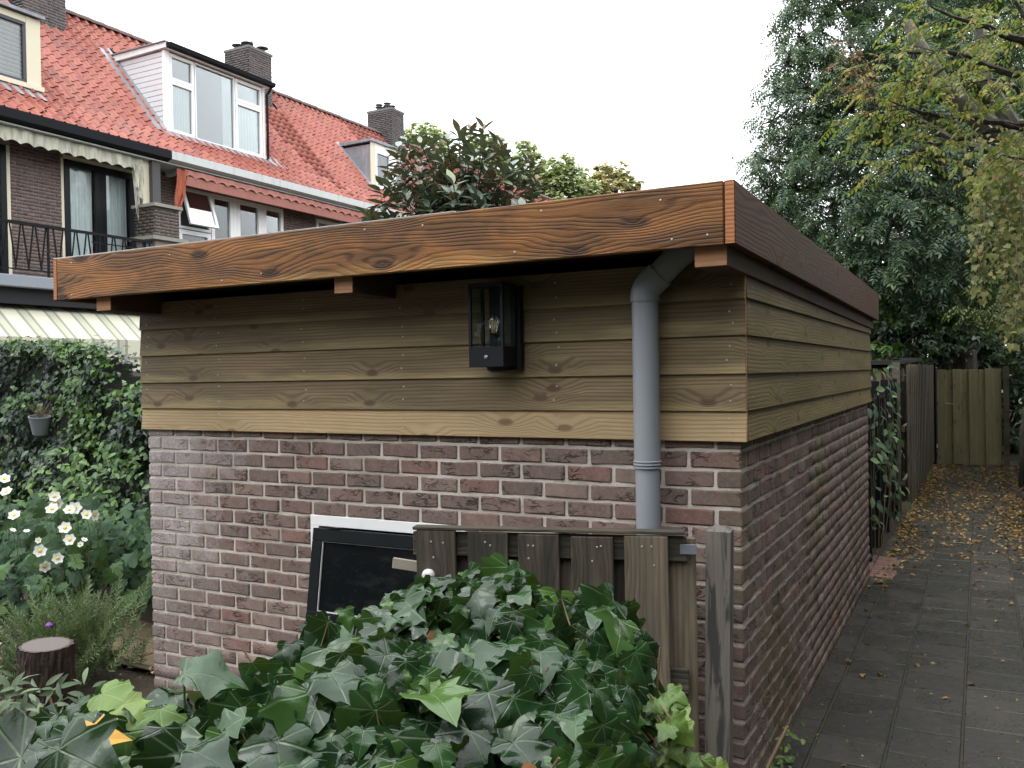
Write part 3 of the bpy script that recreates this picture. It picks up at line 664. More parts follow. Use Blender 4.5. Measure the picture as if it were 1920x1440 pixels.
# ------------------------------------------------------------------ fences along the alley
mFEN = wood('brown_fence_plank', (0.15, 0.120, 0.082), (0.07, 0.055, 0.037), (0.04, 0.03, 0.02), freq=110, warp=0.8, rough=0.8, grey=((0.05, 0.05, 0.035), 0.7), contrast=0.5, knots=0.6, tint=0.4)
mFENL = wood('green_stained_gate_plank', (0.36, 0.315, 0.18), (0.22, 0.19, 0.10), (0.06, 0.045, 0.02), freq=100, warp=0.7, rough=0.75, grey=((0.20, 0.195, 0.085), 0.5), contrast=0.45, knots=0.6, tint=0.3)
mSTEEL = plain('black_steel', (0.007, 0.008, 0.009), 0.5, 0.15)
RUP_Y = np.column_stack([(0, 0, 1), (-1, 0, 0), (0, -1, 0)])      # plank upright, front to +X, width along Y
RUP_X = np.column_stack([(0, 0, 1), (0, 1, 0), (-1, 0, 0)])      # plank upright, front to -Y, width along X
fen = thing('plank_fence', 'tall dark brown plank fence along the side of the alley', 'fence', (-0.8, 14, 0))
for k in range(32):
    y = 11.75+k*0.178
    if y > 17.5: break
    xoff = -0.80+(0.022 if k % 2 else 0.0)+0.012*(k/31)
    link('fence_plank', plank_mesh(1.70, 0.018, 0.14 if k % 2 else 0.15, mFEN, mFEN), fen, M4(xf((xoff, y, 0.93+rr.normal(0, 0.006)), RUP_Y@rot('Y', rr.normal(0, 0.004)))))
for zc in (0.35, 1.0, 1.62): MB().box(-0.86, -0.822, 11.7, 17.4, zc-0.035, zc+0.035).build('rail', mFEN, fen)
for y in (11.62, 13.5, 15.4, 17.36): MB().box(-0.95, -0.865, y-0.04, y+0.04, 0, 1.82).build('fence_post', mFEN, fen)
gt = thing('alley_end_gate', 'olive stained plank gate closing the far end of the alley', 'gate', (-0.2, 17.6, 0))
for k in range(8):
    x = -0.70+0.07+k*0.127
    link('gate_plank', plank_mesh(1.68, 0.018, 0.15 if k % 2 == 0 else 0.10, mFENL, mFENL), gt, M4(xf((x, 17.6-(0.0 if k % 2 == 0 else -0.022), 0.855+rr.normal(0, 0.006)), RUP_X@rot('Y', rr.normal(0, 0.003)))))
for zc in (0.30, 0.95, 1.58): MB().box(-0.70, 0.33, 17.625, 17.66, zc-0.045, zc+0.045).build('rail', mFENL, gt)
hb = MB(); hb.bar((-0.57, 17.54, 1.10), (-0.44, 17.54, 1.085), 0.018); hb.bar((-0.56, 17.58, 1.10), (-0.56, 17.535, 1.10), 0.018); hb.build('handle', mALU, gt)
pe = MB().box(0.335, 0.425, 17.56, 17.65, 0, 1.74).build('fence_post', mFEN); tag(pe, 'dark fence post at the hinge of the olive gate', 'post')
pd = MB().box(-0.86, -0.72, 17.50, 17.62, 0, 1.80).build('corner_post', mSTEEL); tag(pd, 'dark corner post between the plank fence and the olive gate', 'post')
bf = thing('steel_fence', 'black steel bar fence overgrown with weeds just past the shed', 'fence', (-0.92, 9.8, 0))
for y in (8.55, 9.35, 10.25, 11.4): MB().box(-0.955, -0.885, y-0.035, y+0.035, 0, 1.62).build('fence_post', mSTEEL, bf)
for k in range(26):
    y = 8.62+k*0.109
    MB().box(-0.928, -0.912, y-0.008, y+0.008, 0.05, 1.55).build('bar', mSTEEL, bf)
for zc in (0.25, 0.9, 1.45): MB().box(-0.935, -0.905, 8.5, 11.42, zc-0.014, zc+0.014).build('rail', mSTEEL, bf)
bin_ = thing('dark_panel_screen', 'dark panel screen standing behind the black steel fence', 'screen', (-1.3, 10.2, 0))
MB().box(-1.34, -1.30, 8.3, 11.6, 0.0, 1.58).build('panel', plain('dark_board', (0.02, 0.022, 0.02), 0.7), bin_)
for y in (8.32, 9.9, 11.55): MB().box(-1.298, -1.25, y-0.03, y+0.03, 0, 1.64).build('batten', mFEN, bin_)
st = thing('lean_to', 'low lean-to with thin black roof behind the plank fence', 'lean-to', (-2.2, 14.6, 0))
MB().box(-3.2, -0.97, 12.6, 12.7, 0, 1.74).build('front_wall', plain('reddish_board', (0.13, 0.055, 0.045), 0.8, stain=((0.4, 0.38, 0.33), 0.6)), st)
MB().box(-3.2, -1.02, 12.72, 16.8, 0, 1.72).build('side_wall', mFEN, st)
MB().prism([(12.4, 1.79), (17.0, 1.86), (17.0, 1.92), (12.4, 1.84)], 'X', -3.3, -0.92).build('roof', plain('black_roof_sheet', (0.015, 0.015, 0.016), 0.35, 0.5), st)
for j in range(5): MB().box(-2.9+j*0.42, -2.9+j*0.42+0.06, 12.575, 12.598, 0.1, 1.72).build('batten', mFENL, st)
# ------------------------------------------------------------------ leaf shapes
def ivy_leaf(k, lobes=1.0, segs=2):
    r = np.random.default_rng(200+k); L = lobes
    half = [(0.0, 0.02), (0.10, -0.07), (0.24, -0.13), (0.36, -0.10), (0.46*L, 0.0), (0.45, 0.09), (0.41, 0.17), (0.455, 0.245), (0.53*L, 0.31), (0.59*L, 0.40), (0.50, 0.46), (0.405, 0.50), (0.33, 0.57), (0.255, 0.69), (0.155, 0.84), (0.06, 0.95)]
    half = [(x*(1+r.normal(0, 0.05)), y+r.normal(0, 0.012)) for x, y in half]
    n = len(half); V, UV = [], []
    mids = [(0.0, 0.0+1.0*min(1, max(0, y*0.98))) for x, y in half]
    fold = r.uniform(-0.05, 0.38); droop = r.uniform(0.1, 0.7); wav = r.uniform(0.03, 0.11); ph = r.uniform(0, 6); tw = r.uniform(-0.2, 0.2)
    def z(x, y): return fold*abs(x)-droop*max(0, y-0.1)**2*0.7-0.35*droop*x*x*2+wav*math.sin(9*y+ph+4*x)*abs(x)*2+tw*x*y
    def add(x, y):
        V.append((x, y, z(x, y))); UV.append((0.5+x*0.7, 0.25+y*0.7)); return len(V)-1
    F = []
    mi = [add(*m) for m in mids]; tip = add(0, 1.02)
    for sgn in (-1, 1):
        pts = [(sgn*x*r.uniform(0.93, 1.07), y) for x, y in half]
        oi = [add(*p) for p in pts]
        hi = [add((p[0])*0.55, p[1]*0.55+m[1]*0.45) for p, m in zip(pts, mids)]
        for i in range(1, n-1):
            q = [(mi[i], hi[i], hi[i+1], mi[i+1]), (hi[i], oi[i], oi[i+1], hi[i+1])]
            for f in q: F.append(f if sgn > 0 else f[::-1])
        f = (mi[0], oi[1], hi[1], mi[1]); F.append(f if sgn > 0 else f[::-1])
        for f in [(mi[n-1], hi[n-1], tip), (hi[n-1], oi[n-1], tip)]: F.append(f if sgn > 0 else f[::-1])
    V = np.array(V)*1.0
    return V, F, np.array(UV)
def oval_leaf(k, w=0.42, curl=0.2, fold=0.2, n=6, point=1.0):
    r = np.random.default_rng(300+k); V, UV, F = [], [], []
    for i in range(n+1):
        t = i/n; ww = w*math.sin(PI*min(1, t**0.85*0.97+0.015))**point*(1 if 0 < i < n else 0.12)
        zc = -curl*t*t
        for sx in (-1, 0, 1):
            V.append((sx*ww/2*(1+r.normal(0, 0.03)), t, zc+fold*abs(sx)*ww/2+r.normal(0, 0.008))); UV.append((0.5+sx*ww/2*0.7, 0.25+0.7*t))
    for i in range(n):
        a = i*3
        F += [(a, a+1, a+4, a+3), (a+1, a+2, a+5, a+4)]
    return np.array(V), F, np.array(UV)
def merge(items):
    V, F, U = [], [], []; o = 0
    for (v, f, u), T in items:
        v = np.asarray(v)@T[:3, :3].T+T[:3, 3]; V.append(v); F += [tuple(i+o for i in g_) for g_ in f]; U.append(u if u is not None else np.zeros((len(v), 2))); o += len(v)
    return np.concatenate(V), F, np.concatenate(U)
def tdir(d, up=(0, 0, 1), s=1.0, loc=(0, 0, 0)):
    y = np.asarray(d, float); y = y/np.linalg.norm(y); z = np.asarray(up, float); z = z-y*(z@y); z /= np.linalg.norm(z)+1e-9; x = np.cross(y, z)
    return xf(loc, np.column_stack([x, y, z]), s)

VEIN = ((0.14, 0.20, 0.10), (PI/2, math.radians(33), math.radians(-2)))
mIVY = leafmat('ivy_leaf', [(0.0, (0.007, 0.022, 0.008)), (0.4, (0.013, 0.040, 0.012)), (0.8, (0.026, 0.070, 0.018)), (0.94, (0.050, 0.108, 0.022)), (1.0, (0.085, 0.155, 0.032))], rough=0.20, spec=0.36, trans=0.14, vein=VEIN, mott=0.3)
mIVYL = leafmat('young_ivy_leaf', [(0.0, (0.07, 0.14, 0.025)), (0.6, (0.12, 0.21, 0.04)), (1.0, (0.19, 0.27, 0.055))], rough=0.4, spec=0.4, trans=0.35, vein=((0.36, 0.45, 0.18), VEIN[1]), mott=0.1)
mSTEM = plain('ivy_stem', (0.13, 0.085, 0.045), 0.7, var=0.3)
mSTEMR = plain('red_petiole', (0.20, 0.075, 0.055), 0.5)
mDRY = leafmat('dry_leaf', [(0, (0.40, 0.16, 0.075)), (0.5, (0.46, 0.20, 0.095)), (1, (0.30, 0.12, 0.05))], rough=0.6, trans=0.25, mott=0.3)

A2 = lambda a, d: np.array([RGT[0]/np.hypot(RGT[0], RGT[1])*a+FWD[0]*d, RGT[1]/np.hypot(RGT[0], RGT[1])*a+FWD[1]*d])
ivy = thing('ivy_bush', 'big glossy dark green ivy mound covering the low fence before the gate', 'ivy', (*A2(-0.2, 1.9), 0))
rv = np.random.default_rng(21)
IL = [ivy_leaf(k, 1.0 if k < 6 else 0.8) for k in range(9)]
def ivyH(a, d):
    """top of the ivy at (across, out)"""
    base = np.interp(a, [-1.3, -0.95, -0.6, -0.42, -0.25, 0.0, 0.2, 0.30, 0.42], [1.09, 1.10, 1.115, 1.19, 1.232, 1.235, 1.195, 1.10, 0.80])
    dfar = np.interp(a, [-1.3, -0.95, -0.6, -0.42, -0.28, 0.0, 0.3], [1.75, 1.88, 2.05, 2.15, 2.38, 2.50, 2.42])
    far = np.clip((d-dfar+0.22)/0.3, 0, 3); 
    near = np.clip((2.12-d)/0.9, 0, 2)*np.interp(a, [-0.6, -0.2, 0.1, 0.35], [0.02, 0.20, 0.24, 0.30])
    return base-0.22*far**2-near+0.022*np.sin(a*13+d*7)+0.018*np.sin(a*5-d*17)
N = 3700
a_ = rv.uniform(-1.35, 0.40, N); d_ = rv.uniform(0.95, 2.75, N); a_ = np.where(a_ > np.interp(d_, [1.0, 1.6, 2.1, 2.5], [0.10, 0.17, 0.30, 0.38]), a_-0.6, a_)
z_ = ivyH(a_, d_); lay = rv.random(N)**1.3*0.24-0.02
e = 0.02
ga = (ivyH(a_+e, d_)-ivyH(a_-e, d_))/(2*e); gd = (ivyH(a_, d_+e)-ivyH(a_, d_-e))/(2*e)
ok = (z_ > 0.45)
rh = np.array([math.cos(YAW), math.sin(YAW), 0]); fh = np.array([-math.sin(YAW), math.cos(YAW), 0])
Pn = a_[:, None]*rh+d_[:, None]*fh+(z_-lay)[:, None]*np.array([0, 0, 1.0])
nr = -ga[:, None]*rh-gd[:, None]*fh+np.array([0, 0, 1.0]); nr /= np.linalg.norm(nr, axis=1, keepdims=True)
md = (rv.random(N) < 0.55)[:, None]; nr = np.where(md, nr*0.25-fh*1.0+np.array([0, 0, 0.18])+rh*0.25, nr*0.9-fh*0.15+np.array([0, 0, 0.2]))+rv.normal(0, 0.33, (N, 3))
tip = -0.55*fh[None, :]+np.array([0, 0, -0.75])+rh*rv.normal(0, 0.55, (N, 1))
# skirt on the right flank, leaves hanging one under the other
N2 = 520
s_a = rv.uniform(0.12, 0.34, N2); s_d = rv.uniform(1.35, 2.5, N2); s_z = rv.uniform(0.35, 1.12, N2)
s_a = np.minimum(s_a, np.interp(s_d, [1.35, 1.7, 2.1, 2.5], [0.12, 0.18, 0.30, 0.34])+rv.normal(0, 0.02, N2))
P2 = s_a[:, None]*rh+s_d[:, None]*fh+s_z[:, None]*np.array([0, 0, 1.0])
n2 = rh*0.7-fh*0.75+np.array([0, 0, 0.35])+rv.normal(0, 0.35, (N2, 3)); t2 = np.array([0, 0, -1.0])+rh*rv.normal(0, 0.5, (N2, 1))
# front face (towards the viewer), below the top
N3 = 700
f_a = rv.uniform(-0.5, 0.15, N3); f_d = rv.uniform(1.3, 1.75, N3); f_z = rv.uniform(0.5, 1.0, N3)
P3 = f_a[:, None]*rh+f_d[:, None]*fh+f_z[:, None]*np.array([0, 0, 1.0])
n3 = -fh*0.9+np.array([0, 0, 0.5])+rv.normal(0, 0.35, (N3, 3)); t3 = np.array([0, 0, -1.0])+rh*rv.normal(0, 0.5, (N3, 1))
PA = np.concatenate([Pn[ok], P2, P3]); NA = np.concatenate([nr[ok], n2, n3]); TA = np.concatenate([tip[ok], t2, t3]); LY = np.concatenate([lay[ok], np.full(N2, 0.05)+rv.random(N2)*0.1, np.full(N3, 0.12)])
R_ = frames(rv, NA, len(PA), TA, 0.25)
sz = np.clip(rv.lognormal(math.log(0.067), 0.40, len(PA)), 0.03, 0.135)
TI = TT(PA, R_, sz); wh = rv.integers(0, 9, len(PA))
scr = []
for P, l, s in zip(PA, LY, sz):
    px, py, d = to_px(P); scr.append((s/d)*(1.0-4.5*l) if (-20 < px < 1940 and py < 1450 and d > 0.6) else -1)
scr = np.array(scr); ordr = np.argsort(-scr); hero = set(ordr[:290].tolist())
ivm = []
for k, (V, F, U) in enumerate(IL):
    ivm.append(mk('leaf', V, F, mIVY, uv=U, smooth=True))
for i in hero: link('leaf', ivm[wh[i]], ivy, M4(TI[i]))
rest = np.array([i for i in range(len(PA)) if i not in hero and to_px(PA[i])[2] > 0.45])
o = scatter('leaves', IL, TI[rest], wh[rest], mIVY, ivy, smooth=True); o['kind'] = 'stuff'
# stems inside the mound and petioles
sb = MB()
for k in range(46):
    a0, d0 = rv.uniform(-1.1, 0.25), rv.uniform(1.3, 2.3)
    p0 = rh*a0+fh*d0; h = float(ivyH(np.array([a0]), np.array([d0]))[0])
    b = rh*rv.normal(0, 0.15)+fh*rv.normal(0, 0.12)
    sb.tube([p0+np.array([0, 0, 0.0]), p0+b*0.4+np.array([0, 0, h*0.45]), p0+b+np.array([0, 0, h*0.8]), p0+b*1.3+rh*rv.normal(0, 0.06)+np.array([0, 0, h-0.03])], [0.007, 0.006, 0.004, 0.0025], 5)
for i in list(hero)[:200]:
    q = PA[i]; sb.tube([q, q-np.array([0, 0, 0.05])+rv.normal(0, 0.02, 3), q-np.array([0, 0, 0.11])+rv.normal(0, 0.04, 3)], [0.0016, 0.0017, 0.002], 4)
sb.build('stems', mSTEM, ivy)['kind'] = 'stuff'
# a few individual leaves of the photograph: pale ones on stalks at the left
def hero_leaf(px, py, d, size, mesh, nrm, tp, parent, stalk=None, name='leaf', mat=None):
    P = at(px, py, d); R1 = frames(np.random.default_rng(1), np.array([nrm], float), 1, np.array([tp], float), 0.0)[0]
    o = link(name, mesh, parent, M4(xf(P, R1, size)))
    if stalk is not None:
        q = P+np.asarray(stalk[0]); s_ = MB().tube([P, (P+q)/2+np.array([0.01, 0, 0.0]), q], [0.0022, 0.0026, 0.003], 6).build('petiole', stalk[1], parent)
    return o
yl = [mk('leaf', V, F, mIVYL, uv=U, smooth=True) for V, F, U in IL[:5]]
up_ = np.array([0, 0, 1.0])
hero_leaf(345, 1262, 1.75, 0.125, ivm[7], up_*1.0-fh*0.35+rh*0.2, rh*1.0+fh*0.2-up_*0.05, ivy, ((-0.02, 0.0, -0.16), mIVYL))
hero_leaf(190, 1300, 1.72, 0.085, yl[1], up_-fh*0.5, rh*0.9-fh*0.3, ivy, ((0.03, 0.0, -0.14), mSTEMR))
for (px, py, d, s, k, rr_) in ((230, 1322, 1.70, 0.075, 0, 0.8), (300, 1330, 1.68, 0.07, 3, 0.3), (590, 1290, 2.05, 0.085, 4, -0.3), (700, 1480, 1.5, 0.08, 1, 0.2), (640, 1210, 2.1, 0.07, 2, -0.5), (555, 1240, 2.0, 0.06, 0, -0.6)):
    hero_leaf(px, py, d, s, yl[k], up_-fh*0.6+rh*0.1*k, rh*rr_-fh*0.6-up_*0.4, ivy)
for (px, py, d, s, k, tx, ty) in ((40, 1420, 1.35, 0.15, 0, -0.8, 0.2), (110, 1405, 1.42, 0.12, 3, 0.7, 0.1), (520, 1390, 1.55, 0.14, 5, 0.2, -0.6), (700, 1310, 1.75, 0.135, 1, 0.5, -0.5), (800, 1270, 1.85, 0.13, 2, 0.3, 0.6), (950, 1180, 2.1, 0.10, 4, -0.1, -0.6), (880, 1370, 1.6, 0.12, 6, -0.4, -0.5), (1040, 1320, 1.75, 0.10, 2, 0.4, -0.7), (600, 1330, 1.7, 0.12, 0, -0.6, -0.3)):
    P = at(px, py, d); hero_leaf(px, py, d, s, ivm[k], up_*0.8-fh*0.8, rh*tx-fh*0.5+up_*ty, ivy)
# trailing shoots with lime leaves at the right foot of the mound
tw = thing('ivy_shoots', 'trailing ivy shoots with small lime green leaves beside the post', 'ivy', tuple(at(1240, 1400, 1.95)*np.array([1, 1, 0])))
sb = MB(); TL_ = []
for k, (p0, p1, p2) in enumerate((((1195, 1335), (1250, 1380), (1345, 1445)), ((1190, 1350), (1235, 1400), (1300, 1450)), ((1200, 1310), (1255, 1350), (1250, 1400)), ((1215, 1300), (1240, 1320), (1262, 1355)))):
    A_, B_, C_ = at(*p0, 2.05), at(*p1, 1.98), at(*p2, 1.95)
    pts = [A_*(1-t)**2+2*B_*t*(1-t)+C_*t*t for t in np.linspace(0, 1, 9)]
    sb.tube(pts, 0.0022, 5)
    for t in np.linspace(0.12, 1.0, 8):
        P = A_*(1-t)**2+2*B_*t*(1-t)+C_*t*t+rv.normal(0, 0.014, 3)
        R1 = frames(rv, np.array([up_-fh*0.9])+rv.normal(0, 0.35, (1, 3)), 1, np.array([rh*0.8-up_*0.5]), 0.5)[0]
        link('leaf', yl[int(rv.integers(5))], tw, M4(xf(P, R1, rv.uniform(0.035, 0.062))))
for (p0, p1) in (((1200, 1360), (1262, 1450)), ((1215, 1380), (1230, 1450))): sb.tube([at(*p0, 2.05), at(*p1, 1.98)], 0.002, 5)
sb.build('stem', mSTEM, tw)
# fallen dry leaves caught on the ivy
dl = [mk('dry_leaf', *(oval_leaf(40+k, 0.75, 0.35, 0.6)[:2]), mDRY, uv=oval_leaf(40+k, 0.75, 0.35, 0.6)[2], smooth=True) for k in range(3)]
for (px, py, d, s, lb) in ((808, 1182, 2.02, 0.055, 'curled orange dry leaf caught high on the ivy mound below the white knob'), (803, 1226, 2.0, 0.034, 'small orange dry leaf half hidden under the larger curled one'), (541, 1335, 1.62, 0.032, 'small brown dry leaf on the ivy left of the mound'), (985, 1428, 1.5, 0.04, 'brown dry leaf low in the ivy at the bottom edge')):
    R1 = frames(rv, np.array([up_*0.5-fh]), 1, np.array([rh*0.3-up_]), 0.3)[0]
    o = link('fallen_dry_leaf', dl[int(rv.integers(3))], None, M4(xf(at(px, py, d), R1, s))); tag(o, lb, 'leaf', 'dry leaves on the ivy')
def maple_mesh():
    pts = [(0, 0), (0.2, -0.05), (0.5, -0.1), (0.38, 0.12), (0.62, 0.3), (0.42, 0.36), (0.5, 0.62), (0.26, 0.55), (0.16, 0.72), (0, 1.0)]
    P = pts+[(-x, y) for x, y in pts[-2:0:-1]]; n = len(P); V = [(x, y, 0.25*abs(x)-0.2*y*y) for x, y in P]+[(0, 0.3, 0.03)]
    return mk('maple_leaf', V, [(n, i, (i+1) % n) for i in range(n)], leafmat('yellow_leaf', [(0, (0.62, 0.30, 0.03)), (1, (0.68, 0.38, 0.04))], 0.5, trans=0.3, mott=0.15), uv=[(0.5, 0.5)]*(n+1))
R1 = frames(rv, np.array([up_-fh*0.5]), 1, np.array([rh+up_*0.35]), 0.0)[0]
o = link('fallen_maple_leaf', maple_mesh(), None, M4(xf(at(160, 1388, 1.52), R1, 0.075))); tag(o, 'bright yellow lobed leaf lying on the ivy at the left', 'leaf')
# ------------------------------------------------------------------ ivy hedge behind the garden
rv = np.random.default_rng(31)
def small_ivy(k):
    r = np.random.default_rng(400+k); half = [(0.0, 0.0), (0.28, -0.1), (0.46, 0.05), (0.36, 0.2), (0.55, 0.42), (0.27, 0.55), (0.0, 1.0)]
    V = [(x, y, 0.22*x-0.2*y*y) for x, y in half]+[(-x, y, 0.22*x-0.2*y*y) for x, y in half[1:-1]]
    V[0] = (0, 0, 0); V.append((0, 0.35, -0.02)); c = len(V)-1; n = c
    ring = [0, 1, 2, 3, 4, 5, 6, 11, 10, 9, 8, 7]
    F = [(c, ring[i], ring[(i+1) % 12]) for i in range(12)]
    return np.array(V)*np.array([1+r.normal(0, 0.06), 1, 1+r.normal(0, 0.5)]), F, np.array([(0.5+0.7*v[0], 0.25+0.7*v[1]) for v in V])
SIV = [small_ivy(k) for k in range(4)]
mHEDGE = leafmat('hedge_ivy_leaf', [(0.0, (0.012, 0.026, 0.016)), (0.6, (0.020, 0.045, 0.024)), (0.86, (0.035, 0.080, 0.030)), (0.95, (0.085, 0.17, 0.035)), (1.0, (0.14, 0.25, 0.05))], rough=0.38, spec=0.5, trans=0.15)
mHEDGEL = leafmat('hedge_new_leaf', [(0.0, (0.035, 0.085, 0.025)), (0.5, (0.07, 0.15, 0.035)), (1.0, (0.14, 0.24, 0.05))], rough=0.4, spec=0.4, trans=0.3)
hed = thing('ivy_hedge', 'tall clipped ivy hedge stepping down towards the shed', 'hedge', (-7, 5.2, 0))
def htop(x): return np.interp(x, [-9.6, -7.1, -6.80, -6.66, -6.56, -6.3, -4.3], [2.12, 2.08, 2.00, 1.86, 1.58, 1.66, 1.70])
hm = MB()
xs = np.linspace(-9.6, -4.32, 30)
for a, b in zip(xs[:-1], xs[1:]):
    h = min(htop(a), htop(b))-0.10; hm.box(a, b-0.0005, 5.10, 5.55, 0, h)
hm.build('stems', plain('hedge_core', (0.015, 0.018, 0.012), 0.95, bump=0.03), hed)
n = 10500
hx = rv.uniform(-9.0, -5.5, n); top = rv.random(n) < 0.17
hz = rv.uniform(0.05, 1, n)*htop(hx); bul = 0.06*np.sin(hx*4+hz*3)+0.05*np.sin(hx*9-hz*6)+0.05*np.sin(hx*3-hz*11)
hy = 5.02+bul+rv.random(n)**2*0.12
hz = np.where(top, htop(hx)+rv.normal(0, 0.035, n)-0.02, hz); hy = np.where(top, rv.uniform(4.98, 5.55, n), hy)
nr = np.where(top[:, None], np.array([0, -0.3, 1.0]), np.array([0, -1.0, 0.45]))+rv.normal(0, 0.38, (n, 3))
T_ = TT(np.column_stack([hx, hy, hz]), frames(rv, nr, n, np.tile([0, -0.3, -1.0], (n, 1)), 0.6), rv.uniform(0.032, 0.062, n))
o = scatter('leaves', SIV, T_, rv.integers(0, 4, n), mHEDGE, hed); o['kind'] = 'stuff'
n = 1500       # drifts of fresh growth
cx = rv.uniform(-8.6, -5.9, 26); cz = rv.uniform(0.35, 1.0, 26)*htop(cx); pk = rv.integers(0, 26, n)
hx = cx[pk]+rv.normal(0, 0.10, n); hz = np.minimum(cz[pk]+rv.normal(0, 0.06, n)-0.4*(hx-cx[pk])*rv.choice([-1, 1], n), htop(hx)+0.03)
tp = rv.random(n) < 0.35; hz = np.where(tp, htop(hx)+rv.normal(0.01, 0.03, n), hz); hy = np.where(tp, rv.uniform(4.97, 5.2, n), 4.95+rv.normal(0, 0.04, n)+0.06*np.sin(hx*4+hz*3))
T_ = TT(np.column_stack([hx, hy, hz]), frames(rv, np.array([0, -0.8, 0.7])+rv.normal(0, 0.4, (n, 3)), n, np.tile([0, -0.4, -0.9], (n, 1)), 0.6), rv.uniform(0.035, 0.06, n))
o = scatter('new_leaves', SIV, T_, rv.integers(0, 4, n), mHEDGEL, hed); o['kind'] = 'stuff'
# hanging pot
pot = thing('hanging_pot', 'tapered grey zinc pot hanging on the ivy hedge', 'pot', (-7.18, 4.86, 1.27))
mZINC = plain('zinc_pot', (0.20, 0.215, 0.23), 0.5, 0.5, 0.3)
smooth_angle(link('bucket', MB().lathe((0, 0, 0), [(0.055, 0), (0.086, 0.15), (0.090, 0.15), (0.090, 0.158), (0.080, 0.158), (0.078, 0.12)], 24).mesh('bucket', mZINC), pot, M4(xf((-7.18, 4.84, 1.30), rot('Y', 0.14)@rot('X', 0.08)))))
sp = MB()
for k in range(40): 
    b = np.array([-7.17, 4.84, 1.44]); d = rv.normal(0, 0.05, 3); d[2] = abs(d[2])+0.03; sp.tube([b+d*0.2, b+d*1.4], [0.0025, 0.001], 4)
sp.build('dead_stems', plain('dead_stem', (0.12, 0.09, 0.05), 0.9), pot)

# ------------------------------------------------------------------ anemones in flower
mANL = leafmat('anemone_leaf', [(0, (0.028, 0.062, 0.030)), (0.6, (0.044, 0.090, 0.040)), (1, (0.085, 0.16, 0.045))], rough=0.6, spec=0.2, trans=0.2, mott=0.3)
mPETAL = leafmat('white_petal', [(0, (0.78, 0.78, 0.74)), (1, (0.86, 0.85, 0.80))], rough=0.6, spec=0.2, trans=0.3, mott=0.05)
mCENT = plain('yellow_stamens', (0.55, 0.42, 0.06), 0.8, bump=0.004)
mGST = plain('green_stem', (0.06, 0.085, 0.03), 0.7)
def toothed(k):
    r = np.random.default_rng(500+k); pts = [(0, 0)]
    for a, rr_ in ((-0.35, 0.55), (-0.1, 0.42), (0.15, 0.62), (0.38, 0.74), (0.5, 0.55), (0.72, 0.70), (0.95, 0.92), (1.08, 0.70), (1.25, 0.86)): pts.append((rr_*math.cos(a)*0.72*(1+r.normal(0, 0.05)), rr_*math.sin(a)+0.12))
    pts.append((0, 1.05)); P = pts+[(-x, y) for x, y in pts[-2:0:-1]]; n = len(P)
    V = [(x, y, 0.25*abs(x)-0.35*(x*x+y*y)+r.normal(0, 0.02)) for x, y in P]+[(0, 0.4, 0.0)]
    return np.array(V), [(n, i, (i+1) % n) for i in range(n)], np.array([(0.5+0.7*v[0], 0.25+0.7*v[1]) for v in V])
TL5 = [toothed(k) for k in range(5)]
pet = oval_leaf(61, 0.85, -0.22, 0.1, 4, 0.7)
petals = merge([(pet, xf((0, 0, 0), rot('Z', k*2*PI/6+0.1*(k % 2)), 0.5)) for k in range(6)])
petm = mk('petals', petals[0], petals[1], mPETAL, uv=petals[2], smooth=True)
cenm = MB().lathe((0, 0, 0), [(0.13, 0.0), (0.15, 0.03), (0.10, 0.07), (0.03, 0.09)], 12).mesh('stamens', mCENT)
flowers = [(8, 898, 4.9), (12, 922, 4.85), (27, 966, 4.8), (102, 931, 4.75), (98, 954, 4.7), (106, 943, 4.78), (130, 956, 4.7), (140, 953, 4.75), (162, 965, 4.7), (177, 966, 4.72), (122, 990, 4.65), (131, 1012, 4.6), (75, 1033, 4.55), (108, 1047, 4.5), (84, 1062, 4.45), (50, 996, 4.8), (72, 1013, 4.7), (151, 1021, 4.65), (158, 1012, 4.7), (24, 994, 4.85)]
an = thing('anemone_plant', 'white flowering anemone clump with dark toothed leaves by the hedge', 'flowering plant', tuple(at(100, 1150, 4.7)*np.array([1, 1, 0])))
stm = MB(); rv = np.random.default_rng(33)
for i, (px, py, d) in enumerate(flowers):
    P = at(px, py, d+1.15); s = rv.uniform(0.076, 0.096) if i < 15 else 0.045
    nn = np.array([-P[0]*0.8, -P[1]*0.8, 0.8*np.linalg.norm(P[:2])*0.6]); nn = nn/np.linalg.norm(nn)+rv.normal(0, 0.38, 3)
    R1 = frames(rv, nn[None], 1)[0]
    f = link('flower', petm, an, M4(xf(P, R1, s))); link('stamens', cenm, f, M4(xf(P, R1, s)))
    base = np.array([P[0]+rv.normal(0, 0.10), P[1]+0.08+rv.normal(0, 0.04), 0.05])
    stm.tube([P-R1[:, 2]*0.004, P+np.array([0, 0.02, -0.10]), (P*0.5+base*0.5)+np.array([0, 0, 0.1]), base], [0.0018, 0.002, 0.003, 0.004], 5)
for k in range(14):
    P = at(rv.uniform(0, 200), rv.uniform(905, 1000), 6.0); stm.lathe(P, [(0.003, -0.006), (0.008, 0), (0.003, 0.008)], 6); stm.tube([P, P+np.array([rv.normal(0, 0.05), 0, -0.35])], 0.0015, 4)
stm.build('stems', mGST, an)
n = 1150
lx = rv.uniform(-6.6, -4.55, n); ly = rv.uniform(3.55, 4.9, n)
lz = np.clip(0.88-0.60*np.abs(ly-4.15)-0.12*np.clip(lx+5.2, 0, 2), 0.2, 0.95)*rv.uniform(0.4, 1.05, n)
m_ = (lx < -4.5-0.0*ly) & ~((ly < 3.95) & (lx > -5.25))
lx, ly, lz = lx[m_], ly[m_], lz[m_]; n = len(lx)
nr = np.array([0.35, -0.55, 0.9])+rv.normal(0, 0.35, (n, 3)); tp = np.array([0.35, -0.6, -0.55])+rv.normal(0, 0.6, (n, 3))
